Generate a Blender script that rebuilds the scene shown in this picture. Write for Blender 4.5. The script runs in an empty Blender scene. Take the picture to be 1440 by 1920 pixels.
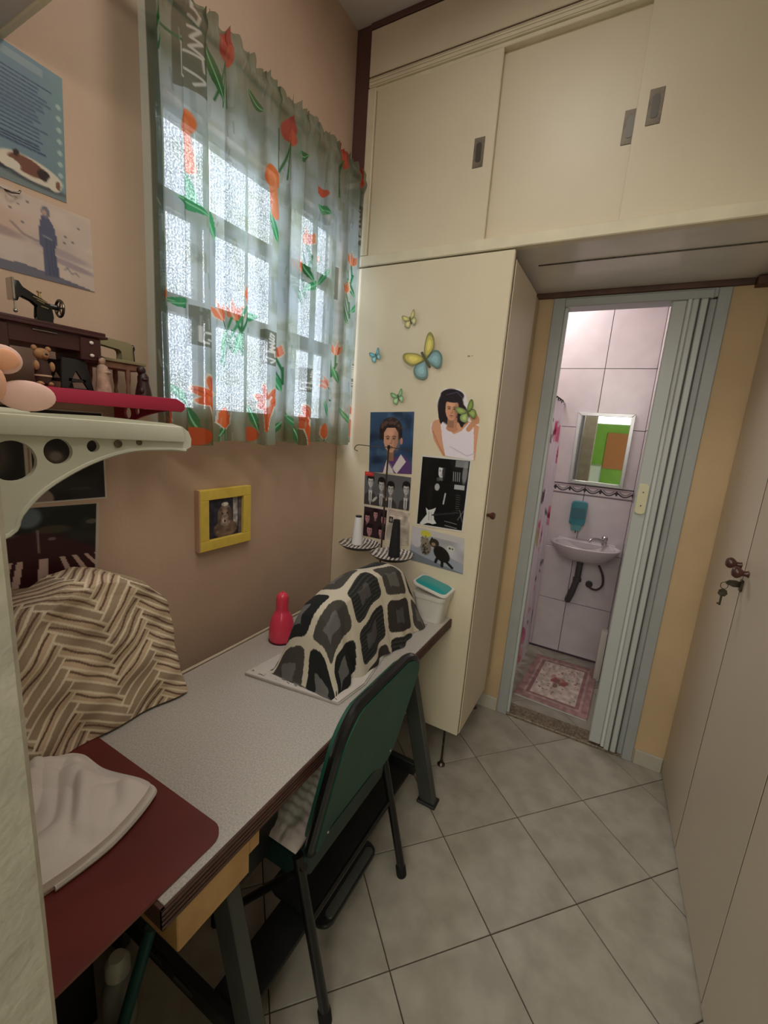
import bpy, bmesh, math, random
import numpy as np
from mathutils import Vector, Matrix
from math import sin, cos, pi, radians, sqrt, atan2
random.seed(7)
rng = np.random.default_rng(7)
SC = bpy.context.scene
C = SC.collection

# ------------------------------------------------------------------ camera
cd = bpy.data.cameras.new('camera'); cam = bpy.data.objects.new('camera', cd); C.objects.link(cam)
cd.sensor_fit = 'VERTICAL'; cd.sensor_height = 24.0; cd.lens = 799.653 / 1920 * 24.0
cd.clip_start = 0.02; cd.clip_end = 60
r_ = Vector((0.87048885, 0.48679839, 0.07263941)); d_ = Vector((0.15875199, -0.13799881, -0.97762679)); f_ = Vector((-0.46588299, 0.86254487, -0.19740663))
M = Matrix.Identity(4)
for i in range(3):
    M[i][0] = r_[i]; M[i][1] = -d_[i]; M[i][2] = -f_[i]
M[0][3], M[1][3], M[2][3] = 0.0, 0.0, 1.50813
cam.matrix_world = M
SC.camera = cam
# ------------------------------------------------------------------ world, lights, exposure
SC.view_settings.view_transform = 'Standard'; SC.view_settings.look = 'None'
SC.view_settings.gamma = 1.0; SC.view_settings.use_curve_mapping = False
SC.view_settings.exposure = 0.0
w = bpy.data.worlds.new('sky'); SC.world = w; w.use_nodes = True
wb = w.node_tree.nodes['Background']; wb.inputs[0].default_value = (0.86, 0.93, 1.0, 1); wb.inputs[1].default_value = 5.6

def area(name, loc, target, size, size_y, power, color):
    l = bpy.data.lights.new(name, 'AREA'); l.shape = 'RECTANGLE'; l.size = size; l.size_y = size_y
    l.energy = power; l.color = color
    o = bpy.data.objects.new(name, l); C.objects.link(o); o.location = loc
    o.rotation_euler = (Vector(target) - Vector(loc)).to_track_quat('-Z', 'Y').to_euler()
    return o
area('daylight_window', (-1.95, 0.75, 3.1), (-1.0, 1.2, 1.6), 0.9, 0.9, 120, (0.9, 0.95, 1.0))
area('ceiling_fill', (-0.4, 0.85, 2.93), (-0.4, 0.85, 0.0), 0.35, 0.35, 5.5, (1.0, 0.95, 0.89))  # added soft fill near the ceiling, not a known lamp
area('fill_under_high_cupboard', (-0.35, 0.30, 2.165), (-0.62, 0.85, 0.7), 0.8, 0.2, 5.6, (1.0, 0.91, 0.80))  # made-up light, added to brighten the table and left wall
area('next_room_fill', (0.1, -1.2, 2.2), (-0.2, 0.8, 0.9), 1.2, 1.2, 26, (1.0, 0.97, 0.93))  # added indoor fill coming through the doorway from behind the camera
area('bathroom_fill', (-0.55, 2.75, 2.5), (-0.25, 2.8, 0.0), 0.5, 0.4, 8.5, (1.0, 0.97, 0.98))  # added light inside the bathroom, its real source is unseen

# ------------------------------------------------------------------ materials
def lin(c):
    return tuple(((v / 255.0) / 12.92 if v / 255.0 <= 0.04045 else ((v / 255.0 + 0.055) / 1.055) ** 2.4) for v in c)
MATS = {}
def mat(name, col, rough=0.6, metal=0.0, var=0.0, scale=8.0, bump=0.0, bscale=60.0, col2=None, spec=0.5, per_obj=0.0, trans=0.0):
    if name in MATS: return MATS[name]
    m = bpy.data.materials.new(name); m.use_nodes = True; nt = m.node_tree; b = nt.nodes['Principled BSDF']
    b.inputs['Base Color'].default_value = (*lin(col), 1); b.inputs['Roughness'].default_value = rough; b.inputs['Metallic'].default_value = metal
    b.inputs['Specular IOR Level'].default_value = spec
    if trans: b.inputs['Transmission Weight'].default_value = trans
    tc = nt.nodes.new('ShaderNodeTexCoord')
    if var > 0 or col2:
        n = nt.nodes.new('ShaderNodeTexNoise'); n.inputs['Scale'].default_value = scale; n.inputs['Detail'].default_value = 6
        nt.links.new(tc.outputs['Object'], n.inputs['Vector'])
        cr = nt.nodes.new('ShaderNodeValToRGB')
        c2 = col2 if col2 else tuple(v * (1 - var) for v in col)
        cr.color_ramp.elements[0].position = 0.35; cr.color_ramp.elements[1].position = 0.65
        cr.color_ramp.elements[0].color = (*lin(c2), 1); cr.color_ramp.elements[1].color = (*lin(col), 1)
        nt.links.new(n.outputs['Fac'], cr.inputs[0]); out = cr.outputs[0]
        if per_obj:
            oi = nt.nodes.new('ShaderNodeObjectInfo'); mr = nt.nodes.new('ShaderNodeMapRange')
            mr.inputs['To Min'].default_value = 1 - per_obj; mr.inputs['To Max'].default_value = 1 + per_obj
            hs = nt.nodes.new('ShaderNodeHueSaturation'); nt.links.new(oi.outputs['Random'], mr.inputs['Value'])
            nt.links.new(mr.outputs[0], hs.inputs['Value']); nt.links.new(out, hs.inputs['Color']); out = hs.outputs[0]
            va = nt.nodes.new('ShaderNodeVectorMath'); va.operation = 'MULTIPLY_ADD'
            nt.links.new(oi.outputs['Random'], va.inputs[1]); va.inputs[0].default_value = (37, 11, 5); nt.links.new(tc.outputs['Object'], va.inputs[2])
            nt.links.new(va.outputs[0], n.inputs['Vector'])
        nt.links.new(out, b.inputs['Base Color'])
    if bump > 0:
        n2 = nt.nodes.new('ShaderNodeTexNoise'); n2.inputs['Scale'].default_value = bscale; n2.inputs['Detail'].default_value = 4
        nt.links.new(tc.outputs['Object'], n2.inputs['Vector'])
        bp = nt.nodes.new('ShaderNodeBump'); bp.inputs['Strength'].default_value = bump; bp.inputs['Distance'].default_value = 0.01
        nt.links.new(n2.outputs['Fac'], bp.inputs['Height']); nt.links.new(bp.outputs[0], b.inputs['Normal'])
    MATS[name] = m
    return m
def printmat(name, rough=0.45, kind='paper', tr=0.0, tl=0.0, bump=0.0):
    if name in MATS: return MATS[name]
    m = bpy.data.materials.new(name); m.use_nodes = True; nt = m.node_tree; b = nt.nodes['Principled BSDF']
    a = nt.nodes.new('ShaderNodeVertexColor'); a.layer_name = 'Col'
    nt.links.new(a.outputs[0], b.inputs['Base Color']); b.inputs['Roughness'].default_value = rough
    if kind == 'paper': b.inputs['Specular IOR Level'].default_value = 0.35
    if bump:
        tc = nt.nodes.new('ShaderNodeTexCoord'); n2 = nt.nodes.new('ShaderNodeTexNoise'); n2.inputs['Scale'].default_value = 500
        nt.links.new(tc.outputs['Object'], n2.inputs['Vector'])
        bp = nt.nodes.new('ShaderNodeBump'); bp.inputs['Strength'].default_value = bump; bp.inputs['Distance'].default_value = 0.002
        nt.links.new(n2.outputs['Fac'], bp.inputs['Height']); nt.links.new(bp.outputs[0], b.inputs['Normal'])
    if kind == 'sheer':
        out = nt.nodes['Material Output']; t = nt.nodes.new('ShaderNodeBsdfTranslucent'); p = nt.nodes.new('ShaderNodeBsdfTransparent')
        nt.links.new(a.outputs[0], t.inputs[0])
        b.inputs['Specular IOR Level'].default_value = 0.1; b.inputs['Roughness'].default_value = 0.9
        mixc = nt.nodes.new('ShaderNodeMixRGB'); mixc.inputs[0].default_value = 0.5; mixc.inputs[1].default_value = (1, 1, 1, 1)
        nt.links.new(a.outputs[0], mixc.inputs[2]); nt.links.new(mixc.outputs[0], p.inputs[0])
        m1 = nt.nodes.new('ShaderNodeMixShader'); m1.inputs[0].default_value = tl; nt.links.new(b.outputs[0], m1.inputs[1]); nt.links.new(t.outputs[0], m1.inputs[2])
        m2 = nt.nodes.new('ShaderNodeMixShader'); m2.inputs[0].default_value = tr; nt.links.new(m1.outputs[0], m2.inputs[1]); nt.links.new(p.outputs[0], m2.inputs[2])
        nt.links.new(m2.outputs[0], out.inputs['Surface'])
    MATS[name] = m
    return m

W_ROSE = mat('wall_paint_tan', (200, 172, 149), 0.75, var=0.05, scale=3, bump=0.08, bscale=90)
W_TAN = mat('wall_paint_ochre', (208, 178, 138), 0.75, var=0.05, scale=4, bump=0.08, bscale=90)
W_NEAR = mat('rough_cream_plaster', (188, 181, 162), 0.8, var=0.08, scale=14, bump=0.22, bscale=45)
CEIL = mat('ceiling_paint', (205, 198, 194), 0.8, var=0.02)
CREAM = mat('cream_laminate', (222, 208, 180), 0.42, var=0.03, scale=2.5)
CREAM_L = mat('cream_enamel_trim', (228, 217, 188), 0.4, var=0.05, scale=9)
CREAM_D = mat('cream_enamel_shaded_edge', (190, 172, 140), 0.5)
WARD = mat('wardrobe_enamel', (216, 200, 178), 0.38, var=0.03, scale=2, bump=0.03, bscale=12)
BROWN = mat('brown_painted_trim', (92, 62, 58), 0.5)
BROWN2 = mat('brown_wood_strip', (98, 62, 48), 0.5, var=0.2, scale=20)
GREYPANEL = mat('grey_underside_laminate', (238, 234, 228), 0.22, var=0.05, scale=4)
TILE = mat('floor_tile_ceramic', (172, 165, 151), 0.28, scale=11, per_obj=0.04, col2=(153, 146, 132), bump=0.02, bscale=9)
GROUT = mat('dark_grout', (74, 62, 50), 0.9)
BTILE = mat('bathroom_wall_tile', (212, 202, 203), 0.22, scale=9, col2=(204, 193, 196), per_obj=0.012)
GRANITE = mat('granite_threshold', (142, 126, 104), 0.35, scale=90, col2=(88, 76, 60))
BASEB = mat('baseboard_tile', (196, 188, 172), 0.4, var=0.06)
ALU = mat('grey_aluminium_paint', (168, 170, 168), 0.4, var=0.04)
PVC = mat('folding_door_pvc', (190, 193, 190), 0.35)
PVC_D = mat('dark_rubber_seam', (70, 64, 62), 0.7)
LOCK = mat('cream_lock_plastic', (222, 214, 178), 0.4)
WOODK = mat('dark_wood_knob', (84, 46, 36), 0.3, var=0.25, scale=30)
CHROME = mat('chrome', (190, 188, 184), 0.22, metal=1.0)
STEELD = mat('tarnished_steel', (112, 104, 92), 0.35, metal=1.0, var=0.3, scale=60)
HPLATE = mat('tarnished_handle_plate', (128, 116, 98), 0.5, metal=0.3, var=0.2, scale=50)
HANDLE_IN = mat('handle_recess', (84, 80, 72), 0.4, metal=0.7)
DESK = mat('grey_speckled_laminate', (196, 190, 182), 0.42, scale=260, col2=(170, 164, 157), bump=0.02, bscale=300)
EDGE = mat('brown_ribbed_edge', (84, 54, 44), 0.45, var=0.15, scale=20)
EDGE_D = mat('brown_edge_groove', (48, 30, 26), 0.6)
PLY = mat('pale_plywood', (196, 154, 98), 0.55, scale=14, col2=(178, 136, 82))
IRON = mat('grey_green_iron', (70, 72, 66), 0.5, var=0.1)
IRON_D = mat('black_iron', (34, 35, 34), 0.45, var=0.2)
REDB = mat('oxblood_board', (108, 42, 38), 0.4, var=0.12, scale=6)
REDE = mat('board_edge', (140, 104, 86), 0.6)
GREEN = mat('green_fibre_shell', (30, 84, 66), 0.45, var=0.08, scale=6, bump=0.05, bscale=180)
GREEN_D = mat('dark_green_vinyl', (18, 46, 40), 0.45, var=0.1)
BLACKT = mat('black_tube', (18, 18, 18), 0.3)
RUBBER = mat('black_rubber', (12, 12, 12), 0.8)
WHITEP = mat('white_plastic', (214, 210, 200), 0.4)
SHELFP = mat('off_white_shelf_plastic', (204, 204, 188), 0.42, var=0.03, scale=8)
PINKP = mat('crimson_shelf_plastic', (168, 40, 70), 0.38)
PINKB = mat('pink_bottle_plastic', (224, 66, 90), 0.2)
TEAL = mat('teal_lid', (22, 150, 150), 0.3)
YEL = mat('yellow_frame_paint', (232, 202, 88), 0.5, var=0.05, scale=30)
YELS = mat('frame_side_wood', (200, 164, 136), 0.6)
CERAM = mat('grey_ceramic', (196, 186, 186), 0.15)
PIPE = mat('dark_rubber_pipe', (66, 60, 60), 0.4)
MIRROR = mat('mirror_glass', (235, 238, 236), 0.02, metal=1.0)
SILVER = mat('silver_frame', (190, 188, 188), 0.3, metal=0.8)
DISP = mat('teal_dispenser', (62, 128, 138), 0.3)
PEACH = mat('peach_plush', (206, 156, 130), 0.85, bump=0.1, bscale=300)
PEACHW = mat('pale_pink_plush_lining', (214, 178, 168), 0.85)
TAUPE = mat('ear_inner_plush', (226, 166, 132), 0.9)
MAHOG = mat('mahogany_model_wood', (62, 26, 26), 0.45, var=0.15, scale=30)
BLK = mat('black_model_enamel', (20, 20, 22), 0.25)
GOLDM = mat('brass_detail', (196, 176, 130), 0.3, metal=0.8)
SAGE = mat('sage_model_enamel', (132, 124, 94), 0.4)
WOODM = mat('worn_model_wood', (134, 96, 74), 0.6, var=0.2, scale=30)
STATUE = mat('pale_stone_figurine', (190, 160, 140), 0.7, var=0.25, scale=60)
DARKF = mat('dark_figurine', (52, 26, 24), 0.45, var=0.2, scale=60)
BEAR = mat('tan_bear_fur', (166, 124, 88), 0.9, var=0.2, scale=60)
BEARD = mat('dark_brown_overalls', (56, 32, 24), 0.8)
CABLE = mat('cream_cable', (206, 192, 168), 0.5)
CLOTHW = mat('white_cotton', (206, 198, 190), 0.95, var=0.05, scale=10, bump=0.1, bscale=200)
THREADW = mat('white_thread', (228, 226, 224), 0.7, bump=0.3, bscale=400)
THREADB = mat('black_thread', (16, 16, 18), 0.8, bump=0.3, bscale=400)
PEWTER = mat('brown_metal_rod', (78, 66, 58), 0.4, metal=0.6)
GREENW = mat('green_room_wall', (164, 214, 96), 0.8, var=0.04)
ORANGEC = mat('orange_cloth', (222, 142, 96), 0.8)
WHITEA = mat('white_appliance', (226, 226, 220), 0.35)
PRINT = printmat('printed_paper', 0.4)
FABRIC = printmat('printed_cotton', 0.9, bump=0.15)
SHEER = printmat('sheer_printed_curtain', 0.9, 'sheer', tr=0.38, tl=0.6)
SHOWER = printmat('printed_shower_curtain', 0.6, 'sheer', tr=0.02, tl=0.4)
LIGHTOUT = mat('sunlit_outside_wall', (236, 236, 240), 0.8)

def glass_mat():
    m = bpy.data.materials.new('dimpled_glass'); m.use_nodes = True; nt = m.node_tree; out = nt.nodes['Material Output']; nt.nodes.remove(nt.nodes['Principled BSDF'])
    tc = nt.nodes.new('ShaderNodeTexCoord'); v = nt.nodes.new('ShaderNodeTexVoronoi'); v.inputs['Scale'].default_value = 210
    nt.links.new(tc.outputs['Object'], v.inputs['Vector'])
    cr = nt.nodes.new('ShaderNodeValToRGB'); cr.color_ramp.elements[0].position = 0.30; cr.color_ramp.elements[1].position = 0.75
    cr.color_ramp.elements[0].color = (1, 1, 1, 1); cr.color_ramp.elements[1].color = (0.36, 0.37, 0.43, 1)
    nt.links.new(v.outputs['Distance'], cr.inputs[0])
    wv = nt.nodes.new('ShaderNodeTexWave'); wv.bands_direction = 'Y'; wv.inputs['Scale'].default_value = 28; wv.inputs['Distortion'].default_value = 0.6
    nt.links.new(tc.outputs['Object'], wv.inputs['Vector'])
    mr = nt.nodes.new('ShaderNodeMapRange'); mr.inputs['To Min'].default_value = 0.8; nt.links.new(wv.outputs['Fac'], mr.inputs['Value'])
    ml = nt.nodes.new('ShaderNodeMixRGB'); ml.blend_type = 'MULTIPLY'; ml.inputs[0].default_value = 1.0
    nt.links.new(cr.outputs[0], ml.inputs[1]); nt.links.new(mr.outputs[0], ml.inputs[2])
    t = nt.nodes.new('ShaderNodeBsdfTransparent'); nt.links.new(ml.outputs[0], t.inputs[0])
    g = nt.nodes.new('ShaderNodeBsdfGlossy'); g.inputs['Roughness'].default_value = 0.2
    mx = nt.nodes.new('ShaderNodeMixShader'); mx.inputs[0].default_value = 0.06
    nt.links.new(t.outputs[0], mx.inputs[1]); nt.links.new(g.outputs[0], mx.inputs[2]); nt.links.new(mx.outputs[0], out.inputs['Surface'])
    return m
GLASS = glass_mat()
CGLASS = mat('picture_glass', (250, 250, 250), 0.08, trans=1.0)

# ------------------------------------------------------------------ mesh helpers
ORG = {}
class MB:
    def __init__(s): s.bm = bmesh.new()
    def _bevel(s, geom, bev, seg):
        if bev > 0: bmesh.ops.bevel(s.bm, geom=list({e for f in geom for e in f.edges}), offset=bev, segments=seg, profile=0.6, affect='EDGES', clamp_overlap=True)
    def hexa(s, p, bev=0.0, seg=1):  # p: 4 bottom ccw + 4 top
        v = [s.bm.verts.new(q) for q in p]
        fs = [s.bm.faces.new([v[i] for i in ix]) for ix in ((3, 2, 1, 0), (4, 5, 6, 7), (0, 1, 5, 4), (1, 2, 6, 5), (2, 3, 7, 6), (3, 0, 4, 7))]
        s._bevel(fs, bev, seg); return s
    def box(s, x0, x1, y0, y1, z0, z1, bev=0.0, seg=1):
        return s.hexa([(x0, y0, z0), (x1, y0, z0), (x1, y1, z0), (x0, y1, z0), (x0, y0, z1), (x1, y0, z1), (x1, y1, z1), (x0, y1, z1)], bev, seg)
    def prism(s, pts, axis, a0, a1, bev=0.0, seg=1, hole=None):
        mk = {'x': lambda p, a: (a, p[0], p[1]), 'y': lambda p, a: (p[0], a, p[1]), 'z': lambda p, a: (p[0], p[1], a)}[axis]
        n = len(pts)
        A = [s.bm.verts.new(mk(p, a0)) for p in pts]; B = [s.bm.verts.new(mk(p, a1)) for p in pts]
        if not hole:
            fs = [s.bm.faces.new(A[::-1]), s.bm.faces.new(B)]
        else:
            fs = []
        sides = [s.bm.faces.new((A[i], A[(i + 1) % n], B[(i + 1) % n], B[i])) for i in range(n)]
        if bev: bmesh.ops.bevel(s.bm, geom=[e for f in fs for e in f.edges], offset=bev, segments=seg, profile=0.6, affect='EDGES', clamp_overlap=True)
        return s
    def tube(s, pts, r, n=10, caps=True):
        pts = [Vector(p) for p in pts]; m = len(pts); rings = []
        rr = r if hasattr(r, '__len__') else [r] * m
        up = None
        for i, p in enumerate(pts):
            t = (pts[min(i + 1, m - 1)] - pts[max(i - 1, 0)]).normalized()
            if up is None: up = t.orthogonal().normalized()
            up = (up - t * up.dot(t)).normalized(); sd = t.cross(up)
            rings.append([s.bm.verts.new(p + (up * cos(2 * pi * k / n) + sd * sin(2 * pi * k / n)) * rr[i]) for k in range(n)])
        for i in range(m - 1):
            for k in range(n):
                s.bm.faces.new((rings[i][k], rings[i][(k + 1) % n], rings[i + 1][(k + 1) % n], rings[i + 1][k]))
        if caps: s.bm.faces.new(rings[0][::-1]); s.bm.faces.new(rings[-1])
        return s
    def lathe(s, prof, c, axis=(0, 0, 1), n=24, sx=1.0, sy=1.0):
        q = Vector(axis).to_track_quat('Z', 'Y'); c = Vector(c); rings = []
        for r, h in prof:
            if r < 1e-6: rings.append([s.bm.verts.new(c + q @ Vector((0, 0, h)))])
            else: rings.append([s.bm.verts.new(c + q @ Vector((r * sx * cos(2 * pi * k / n), r * sy * sin(2 * pi * k / n), h))) for k in range(n)])
        for a, b in zip(rings, rings[1:]):
            for k in range(n):
                k2 = (k + 1) % n
                if len(a) == 1 and len(b) == 1: continue
                if len(a) == 1: s.bm.faces.new((a[0], b[k2], b[k]))
                elif len(b) == 1: s.bm.faces.new((a[k], a[k2], b[0]))
                else: s.bm.faces.new((a[k], a[k2], b[k2], b[k]))
        if len(rings[0]) > 1: s.bm.faces.new(rings[0][::-1])
        if len(rings[-1]) > 1: s.bm.faces.new(rings[-1])
        return s
    def ell(s, c, r, seg=14, rot=None):
        g = bmesh.ops.create_uvsphere(s.bm, u_segments=seg, v_segments=max(6, seg * 2 // 3), radius=1.0)
        Mx = Matrix.Translation(Vector(c)) @ (rot.to_matrix().to_4x4() if rot else Matrix.Identity(4)) @ Matrix.Diagonal((r[0], r[1], r[2], 1))
        bmesh.ops.transform(s.bm, matrix=Mx, verts=g['verts']); return s
    def build(s, name, m, parent=None, smooth=35, thing=None, kind=None, label=None):
        me = bpy.data.meshes.new(name)
        bmesh.ops.recalc_face_normals(s.bm, faces=s.bm.faces)
        co = [v.co for v in s.bm.verts]
        lo = Vector((min(c[i] for c in co) for i in range(3))); hi = Vector((max(c[i] for c in co) for i in range(3)))
        ctr = (lo + hi) / 2
        if parent is None: ctr.z = lo.z
        bmesh.ops.translate(s.bm, vec=-ctr, verts=s.bm.verts)
        s.bm.to_mesh(me); s.bm.free()
        if smooth:
            me.shade_smooth(); me.set_sharp_from_angle(angle=radians(smooth))
        return link(name, me, m, ctr, parent, thing, kind, label)
def link(name, me, m, ctr, parent=None, thing=None, kind=None, label=None):
    o = bpy.data.objects.new(name, me); C.objects.link(o); me.materials.append(m)
    if parent is not None:
        o.parent = parent; o.location = Vector(ctr) - ORG[parent.name]
    else: o.location = ctr
    ORG[o.name] = Vector(ctr)
    if thing: tag(o, *thing)
    if kind: o['kind'] = kind
    if label: o['label'] = label
    return o
def tag(o, label, cat, group=None):
    o['label'] = label; o['category'] = cat
    if group: o['group'] = group
def thing(name, label, cat, loc, group=None, local=False):
    o = bpy.data.objects.new(name, None); o.empty_display_size = 0.05; C.objects.link(o); o.location = loc
    ORG[o.name] = Vector((0, 0, 0)) if local else Vector(loc)
    tag(o, label, cat, group); return o
def rrect(x0, x1, y0, y1, r, n=5):
    out = []
    for cx, cy, a in ((x1 - r, y1 - r, 0), (x0 + r, y1 - r, 90), (x0 + r, y0 + r, 180), (x1 - r, y0 + r, 270)):
        for k in range(n + 1):
            t = radians(a + 90 * k / n); out.append((cx + r * cos(t), cy + r * sin(t)))
    return out
def spline(pts, n=8):
    out = []; P = [Vector(p) for p in pts]
    for i in range(len(P) - 1):
        p0 = P[max(i - 1, 0)]; p1 = P[i]; p2 = P[i + 1]; p3 = P[min(i + 2, len(P) - 1)]
        for k in range(n):
            t = k / n
            out.append(0.5 * ((2 * p1) + (p2 - p0) * t + (2 * p0 - 5 * p1 + 4 * p2 - p3) * t * t + (3 * p1 - p0 - 3 * p2 + p3) * t ** 3))
    out.append(P[-1]); return out

# ------------------------------------------------------------------ colour canvas (printed pictures and textiles)
class Canvas:
    def __init__(s, w, h, col):
        s.w, s.h = w, h; s.a = np.zeros((h, w, 3)); s.a[:] = np.array(col) / 255.0
        s.X, s.Y = np.meshgrid((np.arange(w) + 0.5) / w, (np.arange(h) + 0.5) / h)
    def put(s, m, col, al=1.0):
        m = np.clip(m, 0, 1)[..., None] * al; s.a = s.a * (1 - m) + m * np.array(col) / 255.0; return s
    def ell(s, cx, cy, rx, ry, col, rot=0, al=1.0, soft=0.12):
        dx = s.X - cx; dy = s.Y - cy; c, q = cos(radians(rot)), sin(radians(rot))
        d = np.sqrt(((dx * c + dy * q) / rx) ** 2 + ((-dx * q + dy * c) / ry) ** 2)
        return s.put((1 - d) / soft + 0.5, col, al)
    def poly(s, pts, col, al=1.0):
        m = np.zeros_like(s.X, bool); n = len(pts)
        for i in range(n):
            x1, y1 = pts[i]; x2, y2 = pts[(i + 1) % n]
            if y1 == y2: continue
            m ^= ((s.Y < y1) != (s.Y < y2)) & (s.X < (x2 - x1) * (s.Y - y1) / (y2 - y1) + x1)
        return s.put(m.astype(float), col, al)
    def rect(s, x0, y0, x1, y1, col, al=1.0): return s.poly([(x0, y0), (x1, y0), (x1, y1), (x0, y1)], col, al)
    def line(s, pts, wd, col, al=1.0):
        asp = s.h / s.w; best = np.full_like(s.X, 9.0)
        for (x1, y1), (x2, y2) in zip(pts, pts[1:]):
            vx, vy = x2 - x1, (y2 - y1) * asp; L = vx * vx + vy * vy + 1e-12
            t = np.clip(((s.X - x1) * vx + (s.Y - y1) * asp * vy) / L, 0, 1)
            best = np.minimum(best, np.hypot(s.X - x1 - t * vx, (s.Y - y1) * asp - t * vy))
        return s.put((wd / 2 - best) * s.w + 0.5, col, al)
    def noise(s, amt, sc=8, tint=None):
        k = rng.random((sc + 2, sc + 2)); gx = s.X * sc; gy = s.Y * sc; i = gx.astype(int); j = gy.astype(int); fx = gx - i; fy = gy - j
        fx = fx * fx * (3 - 2 * fx); fy = fy * fy * (3 - 2 * fy)
        v = (k[j, i] * (1 - fx) + k[j, i + 1] * fx) * (1 - fy) + (k[j + 1, i] * (1 - fx) + k[j + 1, i + 1] * fx) * fy
        if tint is None: s.a = np.clip(s.a * (1 + amt * (v - 0.5) * 2)[..., None], 0, 1)
        else: s.put((v - 0.5) * 3, tint, amt)
        return s
    def text_lines(s, x0, y0, x1, y1, n, col, wd=0.006, al=0.8):
        for i in range(n):
            y = y0 + (y1 - y0) * (i + 0.5) / n; x = x0
            while x < x1 * (0.8 + 0.2 * random.random()):
                L = random.uniform(0.02, 0.07); s.line([(x, y), (min(x + L, x1), y + random.uniform(-.002, .002))], wd, col, al); x += L + 0.014
        return s
def setcol(me, rgb):
    ca = me.color_attributes.new('Col', 'FLOAT_COLOR', 'POINT')
    r = np.clip(rgb.reshape(-1, 3), 0, 1); r = np.where(r <= 0.04045, r / 12.92, ((r + 0.055) / 1.055) ** 2.4)
    ca.data.foreach_set('color', np.concatenate([r, np.ones((len(r), 1))], 1).astype(np.float32).ravel())
def gridmesh(name, P, rgb, m, parent=None, thing=None, kind=None, label=None, thick=0.0, closed=False):
    h, wd = P.shape[:2]; V = P.reshape(-1, 3)
    ctr = (V.min(0) + V.max(0)) / 2
    if parent is None: ctr[2] = V[:, 2].min()
    idx = np.arange(h * wd).reshape(h, wd)
    q = np.stack([idx[:-1, :-1], idx[1:, :-1], idx[1:, 1:], idx[:-1, 1:]], -1).reshape(-1, 4)
    if closed: q = np.concatenate([q, np.stack([idx[:-1, -1], idx[1:, -1], idx[1:, 0], idx[:-1, 0]], -1)])
    cols = rgb.reshape(-1, 3)
    if thick:   # back sheet and rim
        a = P[0, 0]; n = np.cross(P[-1, 0] - a, P[0, -1] - a); n = n / np.linalg.norm(n)
        ring = np.concatenate([idx[0, :], idx[1:, -1], idx[-1, -2::-1], idx[-2:0:-1, 0]])
        back = V[ring] - n * thick; N0 = len(V); V = np.concatenate([V, back]); cols = np.concatenate([cols, np.full((len(ring), 3), 0.85)])
        k = len(ring); rim = [(int(ring[i]), int(ring[(i + 1) % k]), N0 + (i + 1) % k, N0 + i) for i in range(k)]
        faces = q.tolist() + rim + [list(range(N0, N0 + k))]
    else: faces = q.tolist()
    me = bpy.data.meshes.new(name); me.from_pydata((V - ctr).tolist(), [], faces); me.update()
    setcol(me, cols); me.shade_smooth()
    if thick: me.set_sharp_from_angle(angle=radians(40))
    return link(name, me, m, ctr, parent, thing, kind, label)
def picture(name, cv, tl, tr, br, bl, thing=None, parent=None, curl=0.0, m=None, thick=0.0012, label=None):
    tl, tr, br, bl = (np.array(p, float) for p in (tl, tr, br, bl))
    u = np.linspace(0, 1, cv.w)[None, :, None]; v = np.linspace(0, 1, cv.h)[:, None, None]
    P = (tl * (1 - u) + tr * u) * (1 - v) + (bl * (1 - u) + br * u) * v
    n = np.cross(bl - tl, tr - tl); n = n / np.linalg.norm(n)
    if curl: P = P + n * curl * (np.abs(u - 0.5) ** 3 * 4 + np.abs(v - 0.5) ** 3 * 4)
    return gridmesh(name, P, cv.a, m or PRINT, parent, thing, label=label, thick=thick)

# ================================================================== SETTING
XL, YB, YC, XR, ZC = -1.152, 2.211, 1.627, 0.43, 2.996
YN = 0.12   # inner face of the near wall
# floor slab (grout bed) + tiles
def struct(b, name, m, label=None, parent=None): return b.build(name, m, parent, kind='structure' if parent is None else None, label=label)
floor = struct(MB().box(-1.4, 1.9, -2.8, 3.4, -0.1, -0.004), 'floor', GROUT)
UV0 = np.array([-0.8282435, 1.3196366]); EU = np.array([0.22385944, 0.2424602]); EV = np.array([0.2424602, -0.22385944])
def clip(poly, x0, x1, y0, y1):
    for ax, v, sgn in ((0, x0, 1), (0, x1, -1), (1, y0, 1), (1, y1, -1)):
        out = []
        for i in range(len(poly)):
            a, b = poly[i], poly[(i + 1) % len(poly)]; da = (a[ax] - v) * sgn; db = (b[ax] - v) * sgn
            if da >= 0: out.append(a)
            if (da >= 0) != (db >= 0):
                t = da / (da - db); out.append(a + (b - a) * t)
        poly = out
        if len(poly) < 3: return []
    return poly
def area2(p): return abs(sum(p[i][0] * p[(i + 1) % len(p)][1] - p[(i + 1) % len(p)][0] * p[i][1] for i in range(len(p)))) / 2
full_tile = None
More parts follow.
